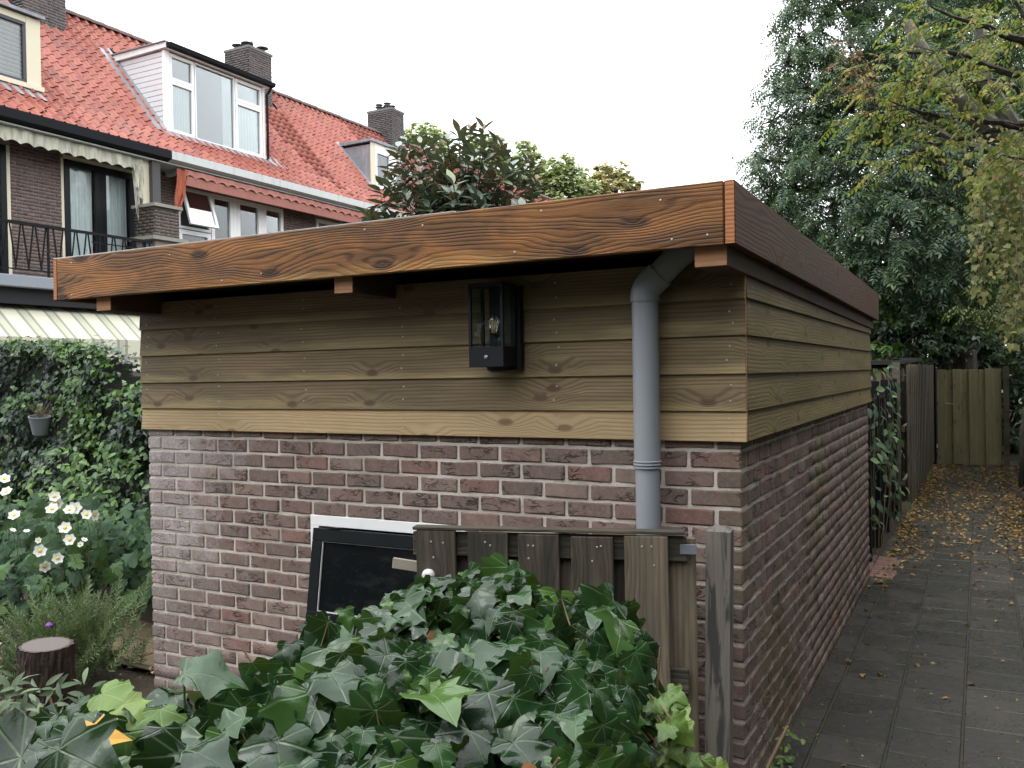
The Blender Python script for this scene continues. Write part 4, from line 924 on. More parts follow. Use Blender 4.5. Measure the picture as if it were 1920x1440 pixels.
T_ = TT(np.column_stack([lx, ly, lz]), frames(rv, nr, n, tp, 0.2), rv.uniform(0.07, 0.135, n)); w5 = rv.integers(0, 5, n)
dd = np.array([to_px(p)[2] for p in np.column_stack([lx, ly, lz])]); od = np.argsort(dd-lz*1.2)
tlm = [mk('leaf', V, F, mANL, uv=U) for V, F, U in TL5]
for i in od[:200]: link('leaf', tlm[w5[i]], an, M4(T_[i]))
o = scatter('leaves', TL5, T_[od[200:]], w5[od[200:]], mANL, an); o['kind'] = 'stuff'
# light green shrub behind the flowers
shr = thing('small_shrub', 'fresh green rounded-leaf shrub growing between anemones and hedge', 'shrub', (-6.6, 4.75, 0))
OV = [oval_leaf(70+k, 0.5, 0.15, 0.25, 4) for k in range(3)]
n = 520; P = np.column_stack([-6.45+rv.normal(0, 0.26, n), 4.72+rv.normal(0, 0.08, n), np.clip(0.80+rv.normal(0, 0.24, n), 0.2, 1.18)])
T_ = TT(P, frames(rv, np.array([0.3, -0.6, 0.8])+rv.normal(0, 0.4, (n, 3)), n, np.tile([0.2, -0.6, -0.4], (n, 1)), 0.8), rv.uniform(0.04, 0.085, n))
o = scatter('leaves', OV, T_, rv.integers(0, 3, n), leafmat('shrub_leaf', [(0, (0.045, 0.10, 0.03)), (0.6, (0.08, 0.18, 0.04)), (1, (0.18, 0.30, 0.07))], 0.45, trans=0.3), shr); o['kind'] = 'stuff'
sb = MB()
for k in range(16):
    q = np.array([-6.45+rv.normal(0, 0.2), 4.75+rv.normal(0, 0.05), rv.uniform(0.7, 1.15)]); sb.tube([(-6.45, 4.76, 0), (q[0]*0.5-6.45*0.5, 4.76, q[2]*0.5), q], [0.006, 0.004, 0.0015], 5)
sb.build('stems', mGST, shr)

# ------------------------------------------------------------------ rosemary, sage, stump
def sprig(k):
    r = np.random.default_rng(600+k); items = []; q = (np.array([(-0.08, 0, 0), (0.08, 0, 0), (0.07, 0.6, 0.0), (0, 1, -0.1), (-0.07, 0.6, 0.0)]), [(0, 1, 2, 3, 4)], np.full((5, 2), 0.5))
    for i in range(44):
        t = 0.06+0.94*i/43; a = i*2.4; el = 0.35+0.75*t
        d = np.array([math.cos(a)*math.cos(el), math.sin(a)*math.cos(el), math.sin(el)])
        items.append((q, tdir(d, (math.sin(a), -math.cos(a), 0.3), 0.17*(1.15-0.55*t)*r.uniform(0.8, 1.2), (0.02*math.sin(3*t), 0.02*math.cos(2*t), t))))
    st = MB().tube([(0, 0, 0), (0.02*math.sin(1.5), 0.02, 0.5), (0.0, 0.0, 1.0)], [0.012, 0.009, 0.004], 3); items.append(((np.array(st.V), st.F, np.full((len(st.V), 2), 0.5)), np.eye(4)))
    return merge(items)
SPR = [sprig(k) for k in range(3)]
mROS = leafmat('rosemary_leaf', [(0, (0.10, 0.15, 0.065)), (0.6, (0.16, 0.22, 0.10)), (1, (0.25, 0.32, 0.15))], 0.6, 0.3, 0.15)
ros = thing('rosemary_bush', 'feathery rosemary bush with upright needle sprigs at the shed corner', 'bush', (-4.75, 3.3, 0))
n = 330; P = np.column_stack([-4.72+rv.normal(0, 0.17, n), 3.36+rv.normal(0, 0.15, n), rv.uniform(0.0, 0.36, n)])
dr = np.column_stack([rv.normal(0, 0.5, n)+1.6*(P[:, 0]+4.72), rv.normal(0, 0.5, n)+1.6*(P[:, 1]-3.36), np.ones(n)])
T_ = np.stack([xf(p, frames(rv, d[None], 1)[0], s) for p, d, s in zip(P, dr, rv.uniform(0.12, 0.24, n))])
o = scatter('sprigs', SPR, T_, rv.integers(0, 3, n), mROS, ros); o['kind'] = 'stuff'
lav = thing('lavender_bush', 'loose grey-green lavender bush at the left edge behind the stump', 'bush', (-5.1, 2.95, 0))
n = 120; P = np.column_stack([-5.15+rv.normal(0, 0.22, n), 3.0+rv.normal(0, 0.18, n), rv.uniform(0, 0.08, n)]); dr = np.column_stack([rv.normal(0, 0.5, n), rv.normal(0, 0.5, n), np.ones(n)])
T_ = np.stack([xf(p, frames(rv, d[None], 1)[0], s) for p, d, s in zip(P, dr, rv.uniform(0.12, 0.26, n))])
o = scatter('sprigs', SPR, T_, rv.integers(0, 3, n), leafmat('lavender_leaf', [(0, (0.07, 0.095, 0.055)), (1, (0.15, 0.18, 0.11))], 0.7, 0.2, 0.15), lav); o['kind'] = 'stuff'
sag = thing('sage_plant', 'pale grey-green sage with lance-shaped leaves below the stump', 'plant', (-4.0, 2.3, 0))
SG = [oval_leaf(80+k, 0.30, 0.3, 0.3, 5) for k in range(3)]
n = 420; P = np.column_stack([-4.12+rv.normal(0, 0.26, n), 2.38+rv.normal(0, 0.2, n), rv.uniform(0.05, 0.36, n)])
T_ = TT(P, frames(rv, np.array([0.3, -0.3, 0.8])+rv.normal(0, 0.45, (n, 3)), n, np.array([0.2, -0.2, 0.5])+rv.normal(0, 0.8, (n, 3)), 0.2), rv.uniform(0.06, 0.12, n))
o = scatter('leaves', SG, T_, rv.integers(0, 3, n), leafmat('sage_leaf', [(0, (0.085, 0.12, 0.07)), (1, (0.19, 0.235, 0.15))], 0.75, 0.2, 0.15), sag); o['kind'] = 'stuff'
sb = MB()
for k in range(26):
    q = P[k]; sb.tube([(-4.1+rv.normal(0, 0.08), 2.38+rv.normal(0, 0.07), 0), q], [0.005, 0.002], 5)
sb.build('stems', mGST, sag)
def barkmat(name, a, b, sc=(30, 30, 3.5), bump=0.02):
    t = NT(name); p = t.obj(); n1 = t.noise(t.vmul(p, sc), 1.0, 4, 0.65, 0.7); n2 = t.noise(p, 50, 4)
    c = t.mix(t.ramp(n1, [(0.35, 0), (0.65, 1)]), a, b); c = t.mix(t.ma('MULTIPLY', n2, 0.4), c, tuple(x*0.4 for x in a))
    return t.bsdf(c, 0.85, (t.ma('ADD', n1, t.ma('MULTIPLY', n2, 0.3)), 1.0, bump), 0.3)
mBARKD = barkmat('stump_bark', (0.018, 0.013, 0.010), (0.085, 0.058, 0.042))
stp = thing('tree_stump', 'sawn tree stump with dark ridged bark in the garden bed', 'stump', (-4.36, 2.94, 0))
V, F = [], []; ns, nh = 56, 7
for j in range(nh):
    for i in range(ns):
        a = 2*PI*i/ns; rad = 0.128*(1.0+0.17*(1-j/(nh-1))**3)+0.008*abs(math.sin(a*7.5+0.6*math.sin(j*0.9)))+0.004*rv.normal()
        V.append((-4.36+rad*math.cos(a)+0.012*j/(nh-1), 2.94+rad*math.sin(a), 0.372*j/(nh-1)-0.006*math.cos(a)*(j == nh-1)))
for j in range(nh-1):
    for i in range(ns): F.append((j*ns+i, j*ns+(i+1) % ns, (j+1)*ns+(i+1) % ns, (j+1)*ns+i))
link('bark', mk('bark', V, F, mBARKD), stp)
def cutmat():
    t = NT('sawn_stump_top'); p = t.vadd(t.obj(), (4.352, -2.94, 0)); x, y, z = t.xyz(p); rad = t.ma('SQRT', t.ma('ADD', t.ma('MULTIPLY', x, x), t.ma('MULTIPLY', y, y)))
    rg_ = t.ma('SINE', t.ma('ADD', t.ma('MULTIPLY', rad, 620), t.ma('MULTIPLY', t.noise(p, 9), 8)))
    c = t.mix(t.ma('MULTIPLY', rg_, 0.25), (0.125, 0.108, 0.098), (0.07, 0.056, 0.048)); c = t.mix(t.ramp(rad, [(0.108, 0), (0.12, 1)]), c, (0.05, 0.03, 0.022))
    return t.bsdf(c, 0.7, (t.noise(p, 120), 0.3, 0.003), 0.3)
tv = [V[(nh-1)*ns+i] for i in range(ns)]
link('cut_face', mk('cut_face', [(v[0]*0.97-4.348*0.03, v[1]*0.97+2.94*0.03, v[2]+0.002) for v in tv], [tuple(range(ns))], cutmat()), stp)
# bed edging, garden path stones, litter
ed = link('timber_edging', plank_mesh(1.5, 0.07, 0.16, mOLD, mOLD, 0.0, 0.006), None, M4(xf((-6.35, 3.98, 0.07), rot('Z', 0.12)))); tag(ed, 'dark mossy timber board edging the flower bed', 'edging')
gp = link('garden_path', MB().box(-6.6, -4.28, 3.62, 4.75, 0.024, 0.030).mesh('garden_path', plain('mossy_earth', (0.055, 0.045, 0.022), 0.95, bump=0.01))); tag(gp, kind='structure')
tm_ = plain('mossy_brown_tile', (0.12, 0.085, 0.045), 0.7, var=0.35, scale=7, bump=0.006, stain=((0.07, 0.08, 0.025), 0.6))
tl = MB().box(-0.145, 0.145, -0.145, 0.145, -0.02, 0.02).mesh('stone_tile', tm_, bevel=0.006)
for i in range(6):
    for j in range(2): link('stone_tile', tl, gp, M4(xf((-4.45-0.30*i, 3.80+0.30*j+0.02*i, 0.028+rv.normal(0, 0.003)), rot('Z', rv.normal(0, 0.03)))))
LIT = [oval_leaf(90+k, 0.6, 0.3, 0.5, 3) for k in range(3)]
mLITTER = leafmat('autumn_leaf', [(0, (0.09, 0.05, 0.02)), (0.3, (0.20, 0.10, 0.03)), (0.65, (0.34, 0.18, 0.045)), (0.88, (0.44, 0.27, 0.08)), (1, (0.50, 0.42, 0.22))], 0.6, 0.3, 0.2, mott=0.35)
n = 260; P = np.column_stack([rv.uniform(-6.2, -4.25, n), rv.uniform(2.6, 4.2, n), np.full(n, 0.045)])
T_ = TT(P, frames(rv, np.array([0, 0, 1.0])+rv.normal(0, 0.35, (n, 3)), n), rv.uniform(0.02, 0.045, n))
o = scatter('leaf_litter', LIT, T_, rv.integers(0, 3, n), leafmat('pale_litter', [(0, (0.12, 0.07, 0.03)), (0.5, (0.3, 0.2, 0.1)), (1, (0.55, 0.5, 0.38))], 0.7, 0.2, 0.1)); tag(o, 'scattered pale and brown leaf litter on the garden bed soil', 'leaf litter', kind='stuff')
pf = thing('purple_flower', 'small purple flower beside the timber edging', 'flower', (-5.35, 3.5, 0)); q = at(92, 1174, 5.0)
MB().lathe(q, [(0.006, -0.02), (0.02, -0.005), (0.022, 0.008), (0.008, 0.02)], 9).build('bloom', plain('purple_petal', (0.16, 0.03, 0.28), 0.6), pf); MB().tube([q, (q[0]+0.02, q[1], 0.0)], 0.003, 5).build('stem', mGST, pf)

# ------------------------------------------------------------------ autumn leaves along the alley
rv = np.random.default_rng(41); Pl = []
while len(Pl) < 5200:
    y = rv.uniform(5.0, 17.5) if rv.random() < 0.9 else rv.uniform(2.5, 6); x = rv.uniform(-0.80, 0.75)
    dens = np.clip((y-7.8)/3.6, 0, 1)*(0.36+0.6*np.exp(-((x+0.74)/0.16)**2)+0.5*np.exp(-((x-0.40)/0.15)**2))+0.6*np.clip((y-7.0), 0, 1)*np.exp(-((x+0.76)/0.10)**2)+0.005
    cl_ = 0.5+0.5*math.sin(x*7+y*2.3)*math.sin(y*3.1-x*4)+0.5*math.sin(x*13-y*4.1)*math.sin(y*5.3)
    if rv.random() < dens*(0.35+cl_): Pl.append((x, y, 0.008+0.006*rv.random()))
Pl = np.array(Pl); n = len(Pl); ng = 900      # and small crumbs of leaf and petal all along the slabs
Pl = np.concatenate([Pl, np.column_stack([rv.uniform(-0.82, 0.8, ng), rv.uniform(1.8, 9.5, ng), np.full(ng, 0.008)])]); szl = np.concatenate([rv.uniform(0.025, 0.06, n), rv.uniform(0.006, 0.017, ng)]); n = len(Pl)
T_ = TT(Pl, frames(rv, np.array([0, 0, 1.0])+rv.normal(0, 0.30, (n, 3)), n), szl)
o = scatter('fallen_leaves', LIT, T_, rv.integers(0, 3, n), mLITTER); tag(o, 'yellow and brown autumn leaves strewn over the alley pavers', 'fallen leaves', kind='stuff')
# weeds at the foot of the shed wall and through the black fence
wd = thing('wall_weed', 'small green weed with dry leaves at the foot of the shed side wall', 'weed', (-0.78, 3.75, 0)); 
n = 46; P = np.column_stack([-0.80+np.abs(rv.normal(0, 0.045, n)), 3.95+rv.normal(0, 0.12, n), rv.uniform(0.01, 0.14, n)])
o = scatter('leaves', OV, TT(P, frames(rv, np.array([0.5, -0.4, 0.8])+rv.normal(0, 0.4, (n, 3)), n), rv.uniform(0.02, 0.045, n)), rv.integers(0, 3, n), mIVYL, wd); o['kind'] = 'stuff'
vw = thing('fence_creeper', 'leafy creeper growing through the black steel fence', 'creeper', (-0.9, 9.0, 0))
n = 330; P = np.column_stack([-0.90+rv.normal(0, 0.06, n), 8.2+rv.random(n)*3.0, np.clip(rv.normal(0.95, 0.42, n), 0.1, 1.75)])
o = scatter('leaves', OV, TT(P, frames(rv, np.array([0.8, -0.5, 0.5])+rv.normal(0, 0.4, (n, 3)), n, np.tile([0.3, -0.3, -0.8], (n, 1)), 0.5), rv.uniform(0.05, 0.13, n)), rv.integers(0, 3, n), leafmat('creeper_leaf', [(0, (0.02, 0.045, 0.02)), (0.7, (0.05, 0.10, 0.035)), (1, (0.22, 0.32, 0.14))], 0.5, 0.4, 0.25), vw); o['kind'] = 'stuff'
sb = MB()
for k in range(9): y = 8.3+k*0.33; sb.tube([(-0.9, y, 0), (-0.88+rv.normal(0, 0.02), y+rv.normal(0, 0.1), 0.7), (-0.9, y+rv.normal(0, 0.15), 1.5)], [0.006, 0.004, 0.002], 5)
sb.build('stems', mSTEM, vw)
# ------------------------------------------------------------------ terraced houses
mHB = brickmat('house_brick', [(0.0, (0.14, 0.100, 0.090)), (0.5, (0.165, 0.112, 0.098)), (1.0, (0.20, 0.14, 0.12))], scale=1.6)
mHM = plain('house_mortar', (0.26, 0.23, 0.21), 0.9, stain=((0.15, 0.13, 0.12), 0.5))
mCHB = brickmat('chimney_brick', [(0.0, (0.085, 0.078, 0.080)), (0.5, (0.105, 0.094, 0.094)), (1.0, (0.125, 0.108, 0.105))], scale=1.6)
def tilemat():
    t = NT('clay_pantile'); p = t.pos(); r = t.rnd(); n = t.noise(p, 1.4, 5, 0.6); n2 = t.noise(p, 26.0, 4, 0.6)
    c = t.ramp(r, [(0, (0.235, 0.066, 0.046)), (0.5, (0.275, 0.082, 0.057)), (0.9, (0.31, 0.102, 0.073)), (1, (0.19, 0.060, 0.048))])
    c = t.mix(t.ramp(n, [(0.52, 0), (0.72, 0.55)]), c, (0.13, 0.07, 0.062)); c = t.mix(t.ramp(n2, [(0.55, 0), (0.8, 0.35)]), c, (0.38, 0.17, 0.13))
    return t.bsdf(c, t.ma('ADD', 0.42, t.ma('MULTIPLY', n2, 0.25)), (n2, 0.3, 0.006), 0.26)
mTILE = tilemat()
mLEAD = plain('lead_flashing', (0.21, 0.22, 0.235), 0.55, 0.5, 0.2, var=0.25, scale=6, stain=((0.40, 0.42, 0.44), 0.5))
mGUTB = plain('black_gutter', (0.008, 0.009, 0.011), 0.6, 0.12)
mGUTW = plain('grey_white_gutter', (0.50, 0.52, 0.50), 0.55, var=0.1, stain=((0.33, 0.34, 0.32), 0.5))
mSOFF = plain('white_soffit', (0.42, 0.43, 0.42), 0.6, stain=((0.3, 0.3, 0.29), 0.5))
mSIDE = plain('white_siding', (0.62, 0.63, 0.64), 0.5, var=0.05, stain=((0.55, 0.56, 0.56), 0.35))
mCREAM = plain('cream_paint', (0.62, 0.57, 0.42), 0.5, var=0.05)
mCURT = plain('curtain_cloth', (0.78, 0.80, 0.79), 0.9, var=0.12, scale=3)
mSLAB = plain('blue_grey_concrete', (0.235, 0.26, 0.29), 0.7, var=0.12)
mSTONE = plain('weathered_capstone', (0.26, 0.245, 0.21), 0.85, var=0.3, bump=0.01)
def clothmat(name, base, stain, sc=3.0, amt=0.7):
    t = NT(name); p = t.pos(); n = t.ramp(t.noise(t.vmul(p, (sc, sc*2.2, 1.0)), 2.2, 5, 0.7), [(0.42, 0), (0.66, 1)])
    return t.bsdf(t.mix(t.ma('MULTIPLY', n, amt), base, stain), 0.85, None, 0.2)
mAWC = clothmat('mildewed_cream_cloth', (0.58, 0.57, 0.45), (0.16, 0.17, 0.14))
mAWP = clothmat('faded_terracotta_cloth', (0.46, 0.21, 0.17), (0.38, 0.15, 0.12), amt=0.6)
mAWO = clothmat('orange_terracotta_cloth', (0.46, 0.14, 0.085), (0.30, 0.08, 0.05), amt=0.6)
def stripemat():
    t = NT('striped_awning_cloth'); x, y, z = t.xyz(t.pos()); f = t.ma('FRACT', t.ma('MULTIPLY', y, 1.92))
    g = t.ramp(f, [(0.0, 0), (0.44, 0), (0.445, 0.95), (0.55, 0.95), (0.555, 0.3), (0.60, 0.3), (0.605, 0.55), (0.64, 0.55), (0.645, 0.3), (0.68, 0.3), (0.685, 0.55), (0.72, 0.55), (0.725, 0.3), (0.78, 0.3), (0.785, 0.95), (0.89, 0.95), (0.895, 0)][:], 'CONSTANT')
    c = t.mix(g, (0.56, 0.54, 0.42), (0.25, 0.265, 0.20)); return t.bsdf(c, 0.85, None, 0.2)
mSTRIPE = stripemat()
XW, XG, ZG0 = -15.6, -15.0, 6.48            # facade plane, gutter plane, eaves height
XK, ZK = -15.9, 7.20                         # where the roof slope kicks out
XRG, ZRG = -18.47, 10.16                     # ridge
def roof_z(x): return ZG0+(XG-x)*0.8 if x > XK else ZK+(XK-x)*(ZRG-ZK)/(XK-XRG)
def roof_x(z): return XG-(z-ZG0)/0.8 if z < ZK else XK-(z-ZK)*(XK-XRG)/(ZRG-ZK)
def tile_t():
    V, F, n = [], [], 8; Wt, Lt = 0.246, 0.285
    def prof(u): return 0.036*math.cos(2*PI*(u-0.72))*(1.0 if True else 0)+0.012*math.cos(4*PI*(u-0.72))
    for j, (yy, dz) in enumerate(((0.0, 0.021), (Lt, 0.002))):
        for i in range(n+1):
            u = i/n; V.append((u*Wt, yy, prof(u*0.96)+dz))
    for i in range(n+1): u = i/n; V.append((u*Wt, 0.004, prof(u*0.96)+0.008))
    for i in range(n):
        F.append((i, i+1, n+1+i+1, n+1+i)); F.append((2*(n+1)+i, 2*(n+1)+i+1, i+1, i))
    return np.array(V), F, None
TILE = tile_t(); tmesh = mk('roof_tile', TILE[0], TILE[1], mTILE, smooth=False)
rh_ = np.random.default_rng(51)
def roof_tiles(house, y0, y1, holes, nobj):
    """pantiles: local x runs along the house, local y up the slope"""
    Ts = []; GA, WPT = 0.245, 6.5/28
    for seg, (xa, za, xb, zb) in enumerate(((XG-0.03, ZG0+0.03, XK, ZK), (XK, ZK, XRG, ZRG))):
        L = math.hypot(xb-xa, zb-za); up = np.array([(xb-xa)/L, 0, (zb-za)/L]); al = np.array([0, 1.0, 0]); nz = np.cross(al, up)
        rows = max(1, int(L/GA)); ga = L/rows
        for r_ in range(rows):
            for c_ in range(int(round((y1-y0)/WPT))):
                yy = y0+c_*WPT+0.01; P = np.array([xa, yy, za])+up*(r_*ga)+nz*0.03
                xc, zc = P[0]+up[0]*0.14, P[2]+up[2]*0.14
                if any(h0 < yy+WPT*0.5 < h1 and xh1 < xc < xh0 for (h0, h1, xh0, xh1) in holes): continue
                R = np.column_stack([al, up, nz])@rot('Z', rh_.normal(0, 0.012))@rot('X', rh_.normal(0, 0.010))
                Ts.append(xf(P+rh_.normal(0, 0.003, 3), R))
    Ts = np.array(Ts)
    dist = []
    for T in Ts:
        px, py, d = to_px(T[:3, 3]); dist.append(d if (-30 < px < 800 and -20 < py) else 1e9)
    od = np.argsort(dist); nobj = min(nobj, int(np.sum(np.array(dist) < 1e8)))
    for i in od[:nobj]: link('roof_tile', tmesh, house, M4(Ts[i]))
    if len(od) > nobj:
        o = scatter('roof_tiles', [TILE], Ts[od[nobj:]], np.zeros(len(od)-nobj, int), mTILE, house); o['kind'] = 'stuff'
def patch(name, house, axis, plane, a0, a1, z0, z1, mat=None, out=1):
    """coursed bricks standing 4 mm proud on a wall face; axis = horizontal direction of the face"""
    Ts, W_ = [], []; r = 0; z = z0; pl, co = 0.222, 0.064
    V, F = np.array(MB().box(-0.105, 0.105, -0.012, 0.012, -0.026, 0.026).V), MB().box(0, 1, 0, 1, 0, 1).F
    while z+0.055 < z1:
        st = a0-(0.111 if r % 2 else 0)
        while st < a1:
            s0, s1 = max(a0, st), min(a1, st+0.211)
            if s1-s0 > 0.03:
                c = (s0+s1)/2; P = (c, plane-out*0.007, z+0.028) if axis == 'X' else (plane-out*0.007, c, z+0.028)
                m = xf(P, (np.eye(3) if axis == 'X' else rot('Z', PI/2))@np.diag([(s1-s0)/0.21, 1, 1])); Ts.append(m)
            st += pl
        z += co; r += 1
    o = scatter(name, [(V, F, None)], Ts, np.zeros(len(Ts), int), mat or mHB, house); o['kind'] = 'stuff'
def facade(house, y0, y1, z0, z1, holes, mat):
    ys = sorted({y0, y1, *[h[0] for h in holes], *[h[1] for h in holes]}); zs = sorted({z0, z1, *[h[2] for h in holes], *[h[3] for h in holes]})
    m = MB()
    for a, b in zip(ys[:-1], ys[1:]):
        for c, d in zip(zs[:-1], zs[1:]):
            if any(h[0]-1e-6 <= a and b <= h[1]+1e-6 and h[2]-1e-6 <= c and d <= h[3]+1e-6 for h in holes): continue
            m.box(XW-0.12, XW, a, b, c, d)
    return m.build('wall', mat, house)
def win(house, name, x, y0, y1, z0, z1, fr, mf, mp, curtain=False, depth=0.07, sash=None, proud=0.02, part=True):
    """frame in the plane x facing +X, with pane and optional curtain"""
    m = MB(); a, b = x-depth+proud, x+proud
    m.box(a, b, y0, y1, z1-fr, z1); m.box(a, b, y0, y1, z0, z0+fr); m.box(a, b, y0, y0+fr, z0+fr+0.0005, z1-fr-0.0005); m.box(a, b, y1-fr, y1, z0+fr+0.0005, z1-fr-0.0005)
    w = m.build(name, mf, house, bevel=0.004)
    MB().box(x-0.035, x-0.027, y0+fr, y1-fr, z0+fr, z1-fr).build('pane', mp, w)
    if curtain:
        n = 40; V, F = [], []
        for i in range(n+1):
            yy = y0+fr+(y1-y0-2*fr)*i/n; xx = x-0.11+0.018*math.sin(i*1.3)+0.012*math.sin(i*0.47+y0)
            V += [(xx, yy, z0+fr*0.5), (xx, yy, z1-fr*0.5)]
        for i in range(n): F.append((2*i, 2*i+2, 2*i+3, 2*i+1))
        link('curtain', mk('curtain', V, F, mCURT, smooth=True), w)
    return w
def house_base(y0, y1, label, holes, mg, nobj, tile_holes):
    h = thing('terraced_house', label, 'house', (-17, (y0+y1)/2, 0), 'terraced houses')
    facade(h, y0+0.001, y1-0.001, 0, 6.34, holes, mHM)
    m = MB(); m.box(-21.6, XW-1.2, y0+0.01, y1-0.01, 0, 6.3); m.build('rooms', mDARK, h)  # solid near-black block in place of unlit rooms
    m = MB(); m.prism([(XG-0.03, ZG0), (XK, ZK-0.03), (XRG, ZRG-0.03), (-22.2, 6.3), (-22.2, 6.1), (XRG, ZRG-0.25), (XK+0.1, ZK-0.28), (XG-0.03, ZG0-0.08)], 'Y', y0+0.002, y1-0.002); m.build('roof_boards', mDARK, h)
    m = MB(); m.box(-21.9, XW-0.13, y0+0.003, y0+0.2, 6.3, 6.35)
    # eaves: boxed gutter, soffit and brackets
    MB().prism([(XG-0.02, 6.30), (XG+0.13, 6.36), (XG+0.13, 6.53), (XG-0.02, 6.53)], 'Y', y0+0.004, y1-0.004).build('gutter', mg, h)
    MB().box(XW, XG+0.02, y0+0.003, y1-0.003, 6.275, 6.297).build('soffit', mSOFF, h)
    k = y0+0.5
    while k < y1-0.2:
        MB().prism([(XW+0.01, 6.16), (XG-0.12, 6.225), (XG-0.06, 6.273), (XW+0.01, 6.273)], 'Y', k-0.07, k+0.07).build('eaves_bracket', mSOFF, h); k += 0.95
    roof_tiles(h, y0, y1, tile_holes, nobj)
    yy = y0+0.02; rm = None
    rme = MB().add([(0.13*math.cos(a), t, 0.11*math.sin(a)) for t in (0, 0.40) for a in np.linspace(-0.1, PI+0.1, 9)], [(i, i+1, i+10, i+9) for i in range(8)]+[tuple(range(9)), tuple(range(17, 8, -1))]).mesh('ridge_tile', plain('ridge_clay', (0.12, 0.075, 0.07), 0.8, var=0.3, stain=((0.07, 0.07, 0.05), 0.7)))
    while yy < y1-0.3:
        link('ridge_tile', rme, h, M4(xf((XRG, yy, ZRG+0.02+rh_.normal(0, 0.004)), rot('X', 0.03)))); yy += 0.385
    return h
def chimney(h, x0, x1, y0, y1, z0, z1, pots):
    c = MB().box(x0, x1, y0, y1, z0, z1).build('chimney', mHM, h)
    patch('chimney_bricks', c, 'X', y0, x0, x1, z0+0.02, z1-0.0, mCHB, -1*-1); patch('chimney_bricks', c, 'Y', x1, y0, y1, z0+0.02, z1, mCHB, 1)
    MB().box(x0-0.03, x1+0.03, y0-0.03, y1+0.03, z1+0.001, z1+0.07).build('chimney_cap', plain('chimney_cement', (0.14, 0.135, 0.13), 0.9), c)
    for (x, y, kind) in pots:
        m = MB()
        if kind == 0: m.lathe((x, y, z1+0.07), [(0.07, 0), (0.07, 0.10), (0.03, 0.105), (0.03, 0.13), (0.17, 0.135), (0.17, 0.155), (0.03, 0.18)], 14)
        elif kind == 1: m.lathe((x, y, z1+0.07), [(0.09, 0), (0.075, 0.16), (0.045, 0.17), (0.05, 0.26), (0.02, 0.34), (0.006, 0.40)], 14)
        else: m.lathe((x, y, z1+0.07), [(0.09, 0), (0.09, 0.12), (0.14, 0.125), (0.14, 0.15), (0.08, 0.16), (0.08, 0.21), (0.13, 0.215), (0.13, 0.235)], 14)
        m.build('chimney_pot', plain('pot_dark', (0.06, 0.062, 0.066), 0.6), c)
    return c
def scallop(name, parent, x, y0, y1, z0, z1, mat, pitch=0.27, amp=0.05, bow=0.0):
    n = int((y1-y0)/0.03); V, F = [], []
    for i in range(n+1):
        y = y0+(y1-y0)*i/n; zl = z0+amp*abs(math.sin(PI*(y-y0)/pitch)); xx = x+0.012*math.sin(y*9)+0.02*math.sin(PI*(y-y0)/pitch)**2
        V += [(xx, y, zl), (xx-0.01, y, z1), (xx-0.006, y, zl), (xx-0.016, y, z1)]
    for i in range(n):
        a = 4*i; F += [(a, a+4, a+5, a+1), (a+2, a+3, a+7, a+6), (a, a+2, a+6, a+4)]
    return link(name, mk(name, V, F, mat, smooth=False), parent)

# ---- house with the balcony
DW = (11.12, 12.74, 3.62, 6.06)
h1 = house_base(6.6, 13.10, 'brick terraced house with black gutter, cream dormer and iron balcony', [DW, (8.6, 10.0, 3.62, 6.06)], mGUTB, 296, [(8.0, 10.95, -15.97, -17.6), (11.7, 12.95, -17.85, -18.6)])
patch('bricks', h1, 'Y', XW, 10.06, 11.06, 3.62, 6.27); patch('bricks', h1, 'Y', XW, 12.82, 13.09, 3.62, 6.27); patch('bricks', h1, 'Y', XW, 10.0, 12.9, 2.2, 3.3)
MB().box(XW, XW+0.012, 9.985, 10.05, 3.6, 6.06).build('door_trim', mCREAM, h1); MB().box(XW, XW+0.012, 11.065, 11.118, 3.6, 6.06).build('door_trim', mCREAM, h1); MB().box(XW, XW+0.014, 12.745, 12.80, 3.6, 6.06).build('door_trim', mCREAM, h1); MB().box(XW, XW+0.014, 11.119, 12.744, 6.062, 6.13).build('door_trim', mCREAM, h1)
for a, b in ((11.125, 11.93), (11.932, 12.735)):
    d = win(h1, 'balcony_door', XW, a, b, 3.62, 6.05, 0.125, mBLACKP, mWINGL, True)
    MB().box(XW+0.021, XW+0.035, b-0.06, b-0.045, 4.4, 4.75).build('door_handle', mBLACKP, d)
win(h1, 'balcony_door', XW, 9.2, 9.98, 3.62, 6.05, 0.11, mBLACKP, mWINGL, True)
# balcony
bs = MB().box(XW+0.002, -14.60, 7.0, 13.06, 3.40, 3.60).build('balcony_slab', mSLAB, h1, bevel=0.01)
MB().box(XW+0.002, -14.75, 7.2, 13.0, 3.12, 3.398).build('balcony_beam', mDARK, h1)
rl = MB(); rl.box(-14.68, -14.63, 7.0, 12.36, 4.485, 4.535); rl.box(-14.665, -14.645, 7.0, 12.36, 3.70, 3.72); rail = rl.build('railing', mSTEEL, h1)
vb = []
yy = 7.1; k = 0
while yy < 12.3:
    if k % 5 == 4: MB().box(-14.668, -14.642, yy-0.018, yy+0.018, 3.601, 4.484).build('railing_post', mSTEEL, rail); yy += 0.1
    else:
        m = MB(); m.bar((-14.655, yy, 4.484), (-14.655, yy+0.10, 3.72), 0.020); m.build('baluster', mSTEEL, rail)
        m = MB(); m.bar((-14.662, yy+0.20, 4.484), (-14.662, yy+0.10, 3.72), 0.020); m.build('baluster', mSTEEL, rail)
        yy += 0.235
    k += 1
MB().box(-14.665, -14.645, 11.0, 12.36, 4.34, 4.36).build('railing_bar', mSTEEL, rail)
